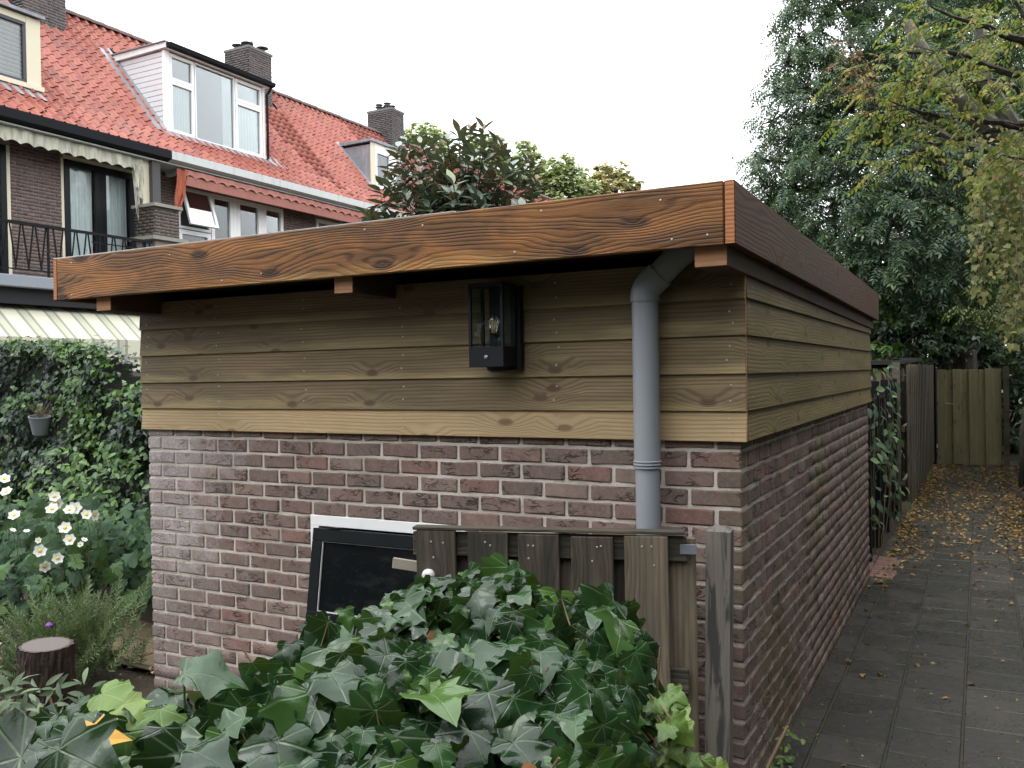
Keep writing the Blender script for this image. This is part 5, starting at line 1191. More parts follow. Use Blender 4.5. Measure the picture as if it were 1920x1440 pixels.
# brick pier with stone cap at the party line
pr = MB().box(-15.2, -14.62, 12.42, 13.02, 3.61, 5.24).build('brick_pier', mHM, h1)
patch('pier_bricks', pr, 'X', 12.42, -15.2, -14.62, 4.66, 5.24, brickmat('mossy_pier_brick', [(0.0, (0.09, 0.075, 0.06)), (0.6, (0.12, 0.095, 0.08)), (1, (0.10, 0.11, 0.055))], scale=1.6)); patch('pier_bricks', pr, 'Y', -14.62, 12.42, 13.02, 4.66, 5.24, bpy.data.materials['mossy_pier_brick'])
MB().box(-15.25, -14.56, 12.37, 13.08, 5.245, 5.31).build('cap_stone', mSTONE, pr); MB().box(-15.25, -14.54, 12.30, 13.2, 4.575, 4.65).build('stone_ledge', mSTONE, pr)
MB().box(-15.22, -15.02, 12.72, 12.92, 5.32, 6.27).build('timber_post', plain('dark_post', (0.07, 0.065, 0.065), 0.8), h1)
# retracted cream awning
aw = thing('cream_awning', 'mildewed cream awning with scalloped hem rolled under the black gutter', 'awning', (-15.2, 11, 6.2))
scallop('valance', aw, -15.08, 8.3, 12.52, 5.99, 6.26, mAWC)
MB().tube([(-15.22, 8.3, 6.18), (-15.22, 12.55, 6.18)], 0.07, 12).build('roller', mAWC, aw)
MB().box(-15.16, -15.12, 12.55, 12.73, 4.90, 6.27).build('end_board', mCREAM, aw)
V, F = [], []
for i in range(9):
    for j in range(7): V.append((-15.06+0.05*math.sin(i*1.7+j*0.4), 12.28+0.028*i, 6.10-0.75*j/6*(0.4+0.6*(i/8))+0.02*math.sin(i*2.1)))
for i in range(8):
    for j in range(6): F.append((i*7+j, i*7+j+1, (i+1)*7+j+1, (i+1)*7+j))
link('hanging_fold', mk('hanging_fold', V, F, mAWC), aw)
m = MB()
for k in range(4): m.tube([(-15.1, 12.3+0.03*k, 6.0), (-15.05, 12.33+0.03*k, 5.2+0.1*k), (-15.08, 12.42, 4.95), (-15.08, 12.45+0.02*k, 4.55)], 0.007, 5)
m.build('cords', plain('cord', (0.5, 0.48, 0.42), 0.9), aw)
# cream dormer
d1 = MB().box(-17.6, -16.02, 8.0, 10.93, 7.3, 8.74).build('dormer', mCREAM, h1)
MB().box(-16.018, -15.95, 10.66, 10.95, 7.42, 8.70).build('corner_board', mCREAM, d1); MB().box(-16.018, -15.955, 8.0, 10.658, 8.58, 8.70).build('head_board', mCREAM, d1)
w = win(d1, 'dormer_window', -15.975, 9.55, 10.655, 7.42, 8.575, 0.06, plain('dark_window_frame', (0.03, 0.032, 0.04), 0.4), mWINGL)
for k in range(13): MB().box(-16.016, -16.006, 9.6, 10.60, 7.50+k*0.082, 7.50+k*0.082+0.055).build('blind_slat', plain('blind_slat', (0.36, 0.37, 0.38), 0.6) if k == 0 else bpy.data.materials['blind_slat'], w)
MB().box(-16.02, -15.90, 9.3, 10.98, 7.33, 7.418).build('sill', mCREAM, d1)
MB().prism([(-17.9, 8.95), (-15.86, 8.72), (-15.86, 8.78), (-17.9, 9.02)], 'Y', 7.9, 11.0).build('dormer_roof', mLEAD, d1)
def flash(parent, y0, y1, xa, xb, lift=0.075):
    V = []
    for x in np.linspace(xa, xb, 7): V += [(x, y0, roof_z(x)+lift+0.012*math.sin(x*9)), (x, y1, roof_z(x)+lift+0.012*math.cos(x*7))]
    F = [(2*i, 2*i+1, 2*i+3, 2*i+2) for i in range(6)]
    return link('lead_flashing', mk('lead_flashing', V, F, mLEAD), parent)
flash(d1, 9.0, 11.02, -15.72, -15.98)
chimney(h1, -18.95, -17.95, 11.95, 12.95, 9.4, 11.6, [(-18.4, 12.4, 0)])

# ---- house with the white dormer and terracotta awning
Wn = (13.86, 17.22, 3.62, 6.03); Wn2 = (18.45, 19.55, 3.62, 6.0)
h2 = house_base(13.10, 19.60, 'brick terraced house with wide white dormer and pale gutter', [Wn, Wn2], mGUTW, 296, [(13.72, 17.05, -15.92, -17.75), (18.5, 19.5, -17.8, -18.6)])
patch('bricks', h2, 'Y', XW, 17.24, 18.43, 3.62, 6.27); patch('bricks', h2, 'Y', XW, 13.12, 13.84, 3.62, 6.27)
for (a, b) in ((14.82, 15.50), (15.62, 16.42), (16.5, 17.2)): win(h2, 'window', XW, a, b, 3.62, 6.02, 0.10, mWHITE, mWINGL)
MB().box(XW-0.05, XW+0.018, 15.502, 15.618, 3.62, 6.02).build('mullion', mWHITE, h2); MB().box(XW-0.05, XW+0.018, 16.422, 16.498, 3.62, 6.02).build('mullion', mWHITE, h2)
w = win(h2, 'window', XW, 13.87, 14.80, 3.62, 5.08, 0.10, mWHITE, mWINGL)
win(h2, 'window', XW, 13.87, 14.80, 5.10, 6.02, 0.06, mWHITE, mDARK)
m = MB(); RO = rot('Y', -0.30); O_ = np.array([XW+0.03, 0, 5.98])
def ob(mm, x0, x1, y0, y1, z0, z1):
    V = [RO@np.array(v)+O_ for v in ((x0, y0, z0), (x1, y0, z0), (x1, y1, z0), (x0, y1, z0), (x0, y0, z1), (x1, y0, z1), (x1, y1, z1), (x0, y1, z1))]
    mm.add(V, [(0, 3, 2, 1), (4, 5, 6, 7), (0, 1, 5, 4), (1, 2, 6, 5), (2, 3, 7, 6), (3, 0, 4, 7)])
for q in ((0, 0.05, 13.93, 14.75, -0.86, -0.79), (0, 0.05, 13.93, 14.75, -0.06, 0.0), (0, 0.05, 13.93, 14.0, -0.789, -0.061), (0, 0.05, 14.68, 14.75, -0.789, -0.061)): ob(m, *q)
so_ = m.build('open_sash', mWHITE, h2); m = MB(); ob(m, 0.02, 0.026, 14.0, 14.68, -0.79, -0.06); m.build('pane', glassmat('reflecting_pane', (0.8, 0.84, 0.86), 0.35), so_)
w = win(h2, 'window', XW, 18.47, 19.53, 3.62, 5.98, 0.09, mWHITE, mWINGL, True)
MB().box(XW-0.04, XW+0.019, 18.96, 19.04, 3.72, 5.88).build('mullion', mWHITE, w)
ap = thing('terracotta_awning', 'faded terracotta awning with scalloped hem under the pale gutter', 'awning', (-15.2, 16, 6.1))
MB().prism([(-15.12, 5.93), (-15.06, 5.93), (-15.02, 6.10), (-15.06, 6.20), (-15.3, 6.24), (-15.3, 6.18)], 'Y', 13.62, 19.9).build('cloth_roll', mAWP, ap)
scallop('valance', ap, -15.0, 13.55, 19.85, 6.09, 6.25, mAWP, 0.30, 0.055)
V, F = [], []
for i in range(11):
    for j in range(8):
        t = j/7; V.append((-15.02+0.06*math.sin(i*1.9)+0.03*math.sin(j+i), 13.34+(0.032-0.016*t)*i-0.06*t, 6.22-0.95*t*(1-0.25*abs(math.sin(i*0.9)))))
for i in range(10):
    for j in range(7): F.append((i*8+j, i*8+j+1, (i+1)*8+j+1, (i+1)*8+j))
link('bunched_cloth', mk('bunched_cloth', V, F, mAWO, smooth=True), ap)
# white dormer: each siding board runs back until it meets the roof slope
dm = MB().box(-17.7, -15.99, 13.90, 16.93, 7.2, 9.02).build('dormer', mWHITE, h2)
zb = 7.26; bi = 0
while zb < 9.02:
    z1 = min(zb+0.118, 9.05); xa, xb = roof_x(zb)-0.02, roof_x(z1)-0.02
    m = MB(); m.prism([(-15.985, zb), (-15.985, z1-0.012), (min(-15.99, xb), z1-0.012), (min(-15.99, xa), zb)], 'Y', 13.868+0.0, 13.898); m.build('siding_board', mSIDE, dm); zb += 0.12
MB().box(-15.984, -15.90, 13.86, 13.99, 7.27, 9.06).build('corner_board', mWHITE, dm); MB().box(-15.984, -15.90, 16.88, 16.96, 7.27, 9.06).build('corner_board', mWHITE, dm)
for (a, b, z0, z1, cu) in ((14.0, 14.70, 8.44, 9.04, False), (14.0, 14.70, 7.28, 8.435, True), (14.72, 15.95, 7.28, 9.04, False), (15.97, 16.87, 8.50, 9.04, False), (15.97, 16.87, 7.28, 8.495, True)):
    w = win(dm, 'dormer_window', -15.93, a, b, z0, z1, 0.075 if (cu or z0 > 8) else 0.035, mWHITE, glassmat('dormer_glass', (0.75, 0.8, 0.8), 0.12) if 'dormer_glass' not in bpy.data.materials else bpy.data.materials['dormer_glass'])
    if cu or not (z0 > 8): 
        V, F = [], []
        ca, cb_ = (a, b) if cu else (15.55, 15.95)
        for i in range(31): yy = ca+0.05+(cb_-ca-0.1)*i/30; V += [(-15.978+0.006*math.sin(i*1.7), yy, z0+0.05), (-15.978+0.006*math.sin(i*1.7), yy, z1-0.05)]
        link('curtain', mk('curtain', V, [(2*i, 2*i+2, 2*i+3, 2*i+1) for i in range(30)], mCURT), w)
MB().box(-15.9885, -15.9865, 14.0, 16.87, 7.3, 9.03).build('dark_room_panel', mDARK, dm)  # near-black sheet behind the panes stands in for room shade
MB().prism([(-17.75, 9.06), (-15.80, 9.085), (-15.80, 9.20), (-17.75, 9.20)], 'Y', 13.80, 17.06).build('dormer_roof', mWHITE, dm)
MB().prism([(-17.8, 9.203), (-15.78, 9.203), (-15.78, 9.225), (-17.8, 9.225)], 'Y', 13.76, 17.1).build('roof_trim', mLEAD, dm)
MB().prism([(-15.797, 9.08), (-15.68, 9.10), (-15.66, 9.185), (-15.797, 9.185)], 'Y', 13.82, 17.12).build('dormer_gutter', mGUTB, dm)
MB().tube([(-15.74, 17.05, 9.10), (-15.80, 17.02, 8.98), (-15.86, 17.0, 8.9), (-15.86, 17.0, 7.28)], 0.032, 10).build('dormer_downpipe', mGUTB, dm)
V = []
for x in np.linspace(-15.86, -17.72, 9): V += [(x, 13.56, roof_z(x)+0.085+0.01*math.sin(x*6)), (x, 13.70, roof_z(x)+0.075), (x, 13.867, roof_z(x)+0.14)]
link('lead_flashing', mk('lead_flashing', V, [f for i in range(8) for f in ((3*i, 3*i+1, 3*i+4, 3*i+3), (3*i+1, 3*i+2, 3*i+5, 3*i+4))], mLEAD), dm)
flash(dm, 16.98, 17.45, -15.70, -16.0); flash(dm, 13.7, 17.2, -15.72, -15.92)
chimney(h2, -18.85, -17.95, 18.55, 19.45, 9.4, 10.98, [(-18.2, 18.75, 0), (-18.55, 18.75, 0), (-18.35, 19.1, 1), (-18.6, 19.25, 0), (-18.1, 19.25, 0)])

# ---- next houses in the row
h3 = house_base(19.60, 26.10, 'terraced house with small lead-sided dormer behind the magnolia', [(21, 23, 3.62, 6.0)], mGUTW, 296, [(21.5, 22.95, -16.05, -17.2), (25.2, 26.1, -17.8, -18.6)])
d3 = MB().box(-17.3, -16.12, 21.62, 22.85, 7.3, 8.72).build('dormer', mLEAD, h3)
MB().box(-16.118, -16.08, 21.6, 21.80, 7.42, 8.80).build('corner_board', mCREAM, d3); MB().box(-16.118, -16.08, 22.6, 22.9, 7.42, 8.80).build('corner_board', mWHITE, d3); MB().box(-16.118, -16.085, 21.802, 22.598, 8.6, 8.8).build('head_board', mWHITE, d3)
win(d3, 'dormer_window', -16.09, 21.805, 22.595, 7.45, 8.59, 0.09, mWHITE, bpy.data.materials['dormer_glass'])
MB().prism([(-17.45, 8.78), (-16.02, 8.80), (-16.02, 8.88), (-17.45, 8.88)], 'Y', 21.55, 22.95).build('dormer_roof', mLEAD, d3)
V = []
for x in np.linspace(-16.05, -17.3, 7): V += [(x, 21.40, roof_z(x)+0.09), (x, 21.61, roof_z(x)+0.13)]
link('lead_flashing', mk('lead_flashing', V, [(2*i, 2*i+1, 2*i+3, 2*i+2) for i in range(6)], mLEAD), d3)
patch('bricks', h3, 'Y', XW, 19.62, 20.98, 4.6, 6.27)
chimney(h3, -18.95, -17.95, 25.30, 26.05, 9.4, 10.98, [(-18.25, 25.5, 2), (-18.6, 25.5, 2), (-18.3, 25.85, 2), (-18.65, 25.85, 2)])
h4 = house_base(26.10, 32.60, 'terraced house roof glimpsed right behind the magnolia crown', [], mGUTW, 0, [])
h5 = house_base(32.60, 39.10, 'last terraced house roof showing as a red sliver above the shed roof', [], mGUTW, 0, [])
wh_ = thing('wall_creeper', 'green creeper hanging at the gutter beside the terracotta awning', 'creeper', (-15.2, 20.0, 0)); rv = np.random.default_rng(61)
n = 420; P = np.column_stack([-15.1+rv.normal(0, 0.12, n), rv.uniform(19.6, 21.8, n), 6.05+rv.normal(0, 0.16, n)]); OV2 = [oval_leaf(170+k, 0.4, 0.2, 0.2, 3) for k in range(2)]
o = scatter('leaves', OV2, TT(P, frames(rv, np.array([0.6, -0.5, 0.7])+rv.normal(0, 0.4, (n, 3)), n, np.tile([0.3, 0, -1.0], (n, 1)), 0.6), rv.uniform(0.08, 0.16, n)), rv.integers(0, 2, n), mHEDGEL, wh_); o['kind'] = 'stuff'
MB().tube([(-15.4, 20.4, 0), (-15.35, 20.5, 3), (-15.2, 20.6, 6.0)], [0.03, 0.02, 0.01], 6).build('stem', mSTEM, wh_)
# ---- striped awning over the ground floor
sa = thing('striped_awning', 'large cream awning with grey-green stripes over the ground floor terrace', 'awning', (-14.6, 10, 2.6))
MB().prism([(-15.55, 3.10), (-15.3, 3.22), (-14.85, 3.02), (-14.25, 2.52), (-14.25, 2.50), (-14.87, 2.99), (-15.3, 3.19), (-15.55, 3.07)], 'Y', 6.8, 12.95).build('cloth', mSTRIPE, sa)
MB().prism([(-14.245, 2.20), (-14.235, 2.20), (-14.235, 2.515), (-14.245, 2.515)], 'Y', 6.8, 12.95).build('valance', mSTRIPE, sa)
MB().box(-14.262, -14.25, 6.8, 12.9, 2.175, 2.215).build('front_bar', mCREAM, sa)
V, F = [], []
for i in range(120):
    y = 6.8+6.1*i/119; V += [(-14.27+0.02*math.sin(i*0.8), y, 1.92+0.02*math.sin(i*0.5)), (-14.27, y, 2.18)]
link('drop_curtain', mk('drop_curtain', V, [(2*i, 2*i+2, 2*i+3, 2*i+1) for i in range(119)], mSTRIPE), sa)
for y in (7.2, 12.8): MB().bar((-15.5, y, 2.1), (-14.27, y, 2.45), 0.04).build('arm', mCREAM, sa)
# ------------------------------------------------------------------ trees
def limb(mb, p, d, L, r0, rng, n=7, sag=0.0, wig=0.12, tips=None, r1=None):
    p = np.asarray(p, float); d = np.asarray(d, float)/np.linalg.norm(d); pts = [p]
    for i in range(n):
        d = d+rng.normal(0, wig, 3)*0.5+np.array([0, 0, -sag]); d /= np.linalg.norm(d); pts.append(pts[-1]+d*L/n)
    r1 = r0*0.3 if r1 is None else r1
    mb.tube(pts, list(np.linspace(r0, r1, n+1)), 7 if r0 > 0.03 else 5)
    return pts
def pinnate(k, pairs=5, L=0.3, lf=None, sweep=0.35):
    """compound leaf: leaflets in pairs on a drooping stalk"""
    r = np.random.default_rng(700+k); items = []
    for i in range(pairs):
        t = 0.25+0.65*i/(pairs-1) if pairs > 1 else 0.6
        P = np.array([0, t*L, -0.30*L*t*t]); 
        for sx in (-1, 1):
            d = np.array([sx*1.0, 0.55+r.normal(0, 0.1), -0.25+r.normal(0, 0.15)]); items.append((lf, tdir(d, (r.normal(0, 0.2), r.normal(0, 0.2), 1), L*0.34*r.uniform(0.85, 1.1)*(1-0.25*abs(t-0.55)), P)))
    items.append((lf, tdir((r.normal(0, 0.1), 1, -0.55), (0, 0.4, 1), L*0.36, (0, 0.92*L, -0.26*L))))
    return merge(items)
rhomb = (np.array([(0, 0, 0), (0.16, 0.45, 0.03), (0, 1, -0.08), (-0.16, 0.45, 0.03)]), [(0, 1, 2, 3)], np.array([(0.5, 0.25), (0.6, 0.5), (0.5, 0.95), (0.4, 0.5)]))
PIN = [pinnate(k, 5, 1.0, rhomb) for k in range(4)]
def lobes_fill(rng, lobes, dens, droop=0.55, shell=0.55):
    P, D = [], []
    for (c, r) in lobes:
        n = int(dens*r**2.4); v = rng.normal(size=(n, 3)); v /= np.linalg.norm(v, axis=1, keepdims=True)
        rad = r*(shell+(1-shell)*rng.random(n))*(0.86+0.14*np.sin(v[:, 0]*5+v[:, 2]*7+c[0])); rad = np.where(rng.random(n) < 0.25, r*rng.random(n)**0.5, rad)
        q = c+v*rad[:, None]*np.array([1, 1, 0.85])
        k = int(10*r)+5; sub = rng.normal(size=(k, 3)); sub /= np.linalg.norm(sub, axis=1, keepdims=True); sub = c+sub*r*rng.uniform(0.35, 1.0, (k, 1))*np.array([1, 1, 0.85])
        w = np.argmin(((q[:, None]-sub[None])**2).sum(2), axis=1); q = q*0.52+sub[w]*0.48      # leaves gather into sprays
        P.append(q); D.append(v)
    P, D = np.concatenate(P), np.concatenate(D)
    return P, D
def crown(name, parent, rng, lobes, dens, tmpl, size, mat, droop=0.5, shell=0.55, upn=0.9, stuff=True):
    P, D = lobes_fill(rng, lobes, dens, droop, shell); n = len(P)
    tip = D*np.array([1, 1, 0.4])+np.array([0, 0, -droop]); nr = D*0.5+np.array([0, 0, upn])+rng.normal(0, 0.3, (n, 3))
    o = scatter(name, tmpl, TT(P, frames(rng, nr, n, tip, 0.45), rng.uniform(size[0], size[1], n)), rng.integers(0, len(tmpl), n), mat, parent)
    o['kind'] = 'stuff'; return o, P
mASH = leafmat('ash_leaf', [(0, (0.045, 0.082, 0.050)), (0.5, (0.075, 0.128, 0.074)), (0.9, (0.12, 0.19, 0.095)), (0.985, (0.16, 0.22, 0.08)), (1, (0.26, 0.16, 0.07))], 0.5, 0.4, 0.3, mott=0.25)
mBARK = barkmat('tree_bark', (0.028, 0.022, 0.018), (0.085, 0.072, 0.058), (14, 14, 2.5), 0.02)
# -- the big dark compound-leaved tree
def mk_tree(name, label, cat, base, trunk_top, r0, lobes, dens, tmpl, size, mat, seed, group=None, shell=0.55, droop=0.5, twigs=True):
    rng = np.random.default_rng(seed); t = thing(name, label, cat, tuple(base), group)
    mb = MB(); base, top = np.asarray(base, float), np.asarray(trunk_top, float)
    mid = (base+top)/2+rng.normal(0, 0.15, 3)*np.array([1, 1, 0]); pts = [base, base*0.75+mid*0.25, mid, (mid+top)/2+rng.normal(0, 0.06, 3), top]
    mb.tube(pts, [r0*1.25, r0, r0*0.8, r0*0.6, r0*0.4], 10)
    mb.build('trunk', mBARK, t, smooth=True)
    lb = MB()
    for (c, r) in lobes:
        k = np.clip(rng.uniform(0.35, 1.0), 0, 1); s = pts[1]*(1-k)+top*k if c[2] > base[2]+1.2 else pts[1]
        m = (s+c)/2+np.array([0, 0, 0.25])+rng.normal(0, 0.15, 3)
        lb.tube([s, s*0.6+m*0.4+rng.normal(0, 0.05, 3), m, (m+c)/2+rng.normal(0, 0.06, 3), c], [r0*0.36, r0*0.3, r0*0.22, r0*0.13, r0*0.05], 6)
        if twigs:
            for q in range(6):
                v = rng.normal(size=3); v /= np.linalg.norm(v); limb(lb, c-v*0.1, v+np.array([0, 0, 0.1]), r*0.85, r0*0.07+0.004, rng, 4, 0.02, 0.25)
    lb.build('branches', mBARK, t)['kind'] = 'stuff'
    crown('crown', t, rng, lobes, dens, tmpl, size, mat, droop, shell)
    return t
L_ash = [((px, py, d), r) for (px, py, d, r) in (
    (1530, -40, 14.0, 0.75), (1640, -20, 13.8, 1.0), (1780, -20, 14, 1.2), (1900, 0, 14.5, 1.2), (1505, 75, 13.8, 0.55), (1590, 80, 13.4, 0.75), (1690, 100, 13.2, 0.95), (1810, 110, 13.6, 1.1), (1920, 150, 14.0, 1.1),
    (1455, 175, 13.6, 0.40), (1510, 170, 13.4, 0.62), (1600, 200, 13.0, 0.9), (1720, 230, 12.8, 1.0), (1850, 240, 13.4, 1.1), (1480, 260, 13.4, 0.50), (1560, 290, 12.8, 0.8), (1660, 320, 12.5, 0.9), (1780, 340, 12.6, 1.0), (1900, 340, 13.4, 1.0),
    (1430, 345, 13.6, 0.42), (1475, 118, 13.6, 0.5), (1450, 228, 13.6, 0.46), (1432, 300, 13.6, 0.42), (1445, 375, 13.6, 0.5), (1510, 20, 13.9, 0.6), (1560, 130, 13.4, 0.6), (1530, 230, 13.2, 0.6), (1490, 350, 13.2, 0.55), (1570, 380, 12.6, 0.75), (1680, 420, 12.2, 0.85), (1790, 440, 12.2, 0.9), (1890, 460, 12.8, 0.9), (1480, 400, 13.6, 0.5), (1560, 460, 12.8, 0.7), (1650, 500, 12.4, 0.75), (1750, 520, 12.2, 0.75), (1850, 550, 12.4, 0.8))]
L_ash = [(at(*p), r) for p, r in L_ash]
ash_base = np.array([-0.2, 19.0, 0.0])
mk_tree('ash_tree', 'tall dark green feathery-leaved tree over the far end of the alley', 'tree', ash_base, (-0.6, 17.2, 8.5), 0.24, [(c, r*0.86) for c, r in L_ash], 720, PIN, (0.19, 0.32), mASH, 71, 'trees behind the alley', 0.45, 0.55)
L_b = [(at(px, py, d), r) for (px, py, d, r) in ((1480, 300, 19, 1.1), (1600, 200, 19, 1.6), (1750, 120, 19.5, 1.8), (1900, 150, 19.5, 1.7), (1560, 420, 19, 1.5), (1700, 400, 18.5, 1.7), (1850, 380, 18.5, 1.7), (1480, 480, 18, 1.0), (1600, 560, 18, 1.3), (1740, 560, 18, 1.4), (1890, 560, 18, 1.4))]
mk_tree('ash_tree', 'second dark tree filling the gaps behind the feathery-leaved tree', 'tree', (-0.8, 24.0, 0), (-0.5, 23, 10), 0.28, L_b, 150, PIN, (0.28, 0.46), mASH, 72, 'trees behind the alley', 0.4)
# a dying russet spray in the dark crown
rv = np.random.default_rng(73)
# -- yellowing tree reaching in from the right
EL = [oval_leaf(120+k, 0.5, 0.25, 0.3, 3) for k in range(3)]
def twig(k):
    r = np.random.default_rng(800+k); items = []
    for i in range(9):
        t = i/8; sx = -1 if i % 2 else 1; d = np.array([sx*0.8, 0.7, -0.45+r.normal(0, 0.15)])
        items.append((EL[i % 3], tdir(d, (r.normal(0, 0.3), -0.2+r.normal(0, 0.3), 1), r.uniform(0.20, 0.32), (0, 0.1+0.9*t, -0.25*t*t))))
    st = MB().tube([(0, 0, 0), (0, 0.5, -0.06), (0, 1.0, -0.25)], [0.012, 0.009, 0.004], 3); items.append(((np.array(st.V), st.F, np.full((len(st.V), 2), 0.5)), np.eye(4)))
    return merge(items)
TW = [twig(k) for k in range(4)]
mYEL = leafmat('yellowing_leaf', [(0, (0.12, 0.17, 0.045)), (0.45, (0.20, 0.24, 0.055)), (0.75, (0.32, 0.31, 0.065)), (0.92, (0.44, 0.30, 0.07)), (1, (0.32, 0.17, 0.07))], 0.5, 0.3, 0.5, mott=0.2)
yt = thing('yellowing_tree', 'tree with yellow autumn leaves reaching over the alley from the right', 'tree', (2.6, 9.5, 0), 'trees behind the alley')
mb = MB(); mb.tube([(2.6, 9.5, 0), (2.5, 9.5, 2.5), (2.2, 9.6, 4.5), (1.9, 9.7, 7)], [0.22, 0.17, 0.13, 0.08], 10); mb.build('trunk', mBARK, yt, smooth=True)
lb = MB(); PT = []; DT = []
def branch_px(path, r0, leafy=1.0):
    pts = [at(*q) for q in path]; 
    P = []
    for a, b in zip(pts[:-1], pts[1:]):
        for t in np.linspace(0, 1, 4, endpoint=False): P.append(a*(1-t)+b*t+rv.normal(0, 0.012, 3))
    P.append(pts[-1]); lb.tube(P, list(np.linspace(r0, 0.006, len(P))), 6)
    for i in range(2, len(P)):
        for q in range(int(1.0*leafy+rv.random())):
            d = (P[i]-P[i-1]); d /= np.linalg.norm(d)+1e-9; v = d*0.5+rv.normal(0, 0.6, 3); v[2] = abs(v[2])*0.2-0.25; v /= np.linalg.norm(v)
            s = limb(lb, P[i], v, rv.uniform(0.25, 0.6), 0.006, rv, 3, 0.05, 0.2); 
            for w_ in s[1:]: PT.append(w_); DT.append(v)
S_ = (1985, 190, 9.0)
branch_px([(2010, 160, 9.0), (1920, 75, 8.8), (1830, 45, 8.6), (1740, 10, 8.4)], 0.06, 1.6)
branch_px([(2010, 140, 9.0), (1900, 140, 8.9), (1800, 100, 8.6), (1720, 95, 8.4), (1660, 105, 8.3)], 0.045, 1.4)
branch_px([(2010, 220, 9.0), (1920, 235, 8.8), (1830, 225, 8.6), (1740, 215, 8.4), (1670, 190, 8.3)], 0.05, 1.5)
branch_px([(2010, 250, 9.0), (1900, 235, 8.8), (1790, 265, 8.6), (1720, 280, 8.4), (1690, 295, 8.3)], 0.04, 0.8)
branch_px([(2010, 100, 9.3), (1930, 40, 9.2), (1880, -30, 9.2)], 0.05, 2.0)
branch_px([(2010, 200, 8.6), (1930, 180, 8.3), (1870, 150, 8.2), (1800, 160, 8.1)], 0.03, 1.5)
branch_px([(1990, 330, 8.9), (1930, 300, 8.8), (1880, 290, 8.7)], 0.03, 1.2)
branch_px([(1800, 105, 8.6), (1740, 150, 8.5), (1690, 150, 8.4)], 0.02, 1.2)
lb.build('branches', mBARK, yt)['kind'] = 'stuff'
PT, DT = np.array(PT), np.array(DT); n = len(PT)
o = scatter('crown', TW, TT(PT, frames(rv, DT*0.2+np.array([0, 0, 1.0])+rv.normal(0, 0.35, (n, 3)), n, DT+np.array([0, 0, -0.3]), 0.6), rv.uniform(0.17, 0.28, n)), rv.integers(0, 4, n), mYEL, yt); o['kind'] = 'stuff'
# leaning grey limbs of the old tree on the right
ot = thing('leaning_tree', 'old leaning tree with bare mossy limbs behind the yellow leaves', 'tree', (3.2, 13.5, 0), 'trees behind the alley')
mb = MB(); mb.tube([(3.2, 13.5, 0), (2.6, 13.2, 2.0), at(1990, 330, 12.0), at(1860, 245, 11.6), at(1760, 150, 11.4), at(1700, 40, 11.3)], [0.26, 0.22, 0.19, 0.15, 0.11, 0.06], 10)
mb.build('trunk', barkmat('mossy_bark', (0.05, 0.048, 0.035), (0.13, 0.12, 0.09), (12, 12, 4), 0.015), ot, smooth=True)
mb = MB(); mb.tube([at(1930, 290, 11.8), at(1850, 150, 11.6), at(1830, 20, 11.5)], [0.12, 0.08, 0.05], 8); mb.tube([at(1950, 300, 11.9), at(1800, 270, 11.4), at(1700, 210, 11.2)], [0.08, 0.05, 0.02], 7); mb.build('branches', bpy.data.materials['mossy_bark'], ot)
crown('crown', ot, np.random.default_rng(74), [(at(px, py, d), r) for (px, py, d, r) in ((1900, 420, 11.2, 0.7), (1960, 330, 11.5, 0.9), (1860, 560, 11, 0.5))], 420, TW, (0.16, 0.26), leafmat('olive_leaf', [(0, (0.05, 0.08, 0.025)), (0.6, (0.09, 0.12, 0.035)), (1, (0.18, 0.17, 0.05))], 0.5, 0.3, 0.25), 0.6)
# hanging creeper curtains
rv = np.random.default_rng(75)
hc = thing('hanging_creeper', 'curtain of pale yellow-green creeper hanging at the right edge', 'creeper', (1.2, 9.8, 0), 'trees behind the alley')
PT, DT = [], []; sb = MB()
for (px, y0, y1, dd) in ((1850, 290, 420, 10.0), (1838, 380, 520, 9.8), (1846, 410, 560, 9.7), (1872, 300, 500, 9.9), (1895, 330, 640, 9.8), (1912, 350, 560, 9.6), (1905, 450, 640, 9.5), (1930, 300, 650, 9.7), (1880, 360, 450, 10.1), (1862, 300, 370, 10.2), (1890, 280, 400, 10.1), (1915, 300, 420, 10.0)):
    a, b = at(px, y0, dd), at(px+rv.normal(0, 4), y1, dd); sb.tube([a, (a+b)/2+rv.normal(0, 0.04, 3), b], 0.006, 4)
    for t in np.linspace(0, 1, int((y1-y0)/2.6)):
        PT.append(a*(1-t)+b*t+rv.normal(0, 0.035+0.07*(1-t), 3)); DT.append((0, 0, -1.0))
for k in range(420):
    PT.append(at(rv.normal(1890, 38), rv.normal(340, 45), rv.uniform(9.8, 10.6))); DT.append((0, 0, -1.0))
PT, DT = np.array(PT), np.array(DT); n = len(PT)
sb.tube([(1.3, 9.8, 0), (1.2, 9.9, 2.0), at(1930, 300, 9.9)], [0.03, 0.025, 0.015], 6); sb.build('stems', mSTEM, hc)
o = scatter('leaves', SIV+OV, TT(PT, frames(rv, np.array([-0.1, -0.9, 0.5])+rv.normal(0, 0.4, (n, 3)), n, DT, 0.5), rv.uniform(0.05, 0.095, n)), rv.integers(0, 7, n), leafmat('creeper_yellow_leaf', [(0, (0.07, 0.09, 0.025)), (0.5, (0.14, 0.15, 0.04)), (0.9, (0.24, 0.22, 0.07)), (1, (0.22, 0.12, 0.05))], 0.55, 0.3, 0.3), hc); o['kind'] = 'stuff'
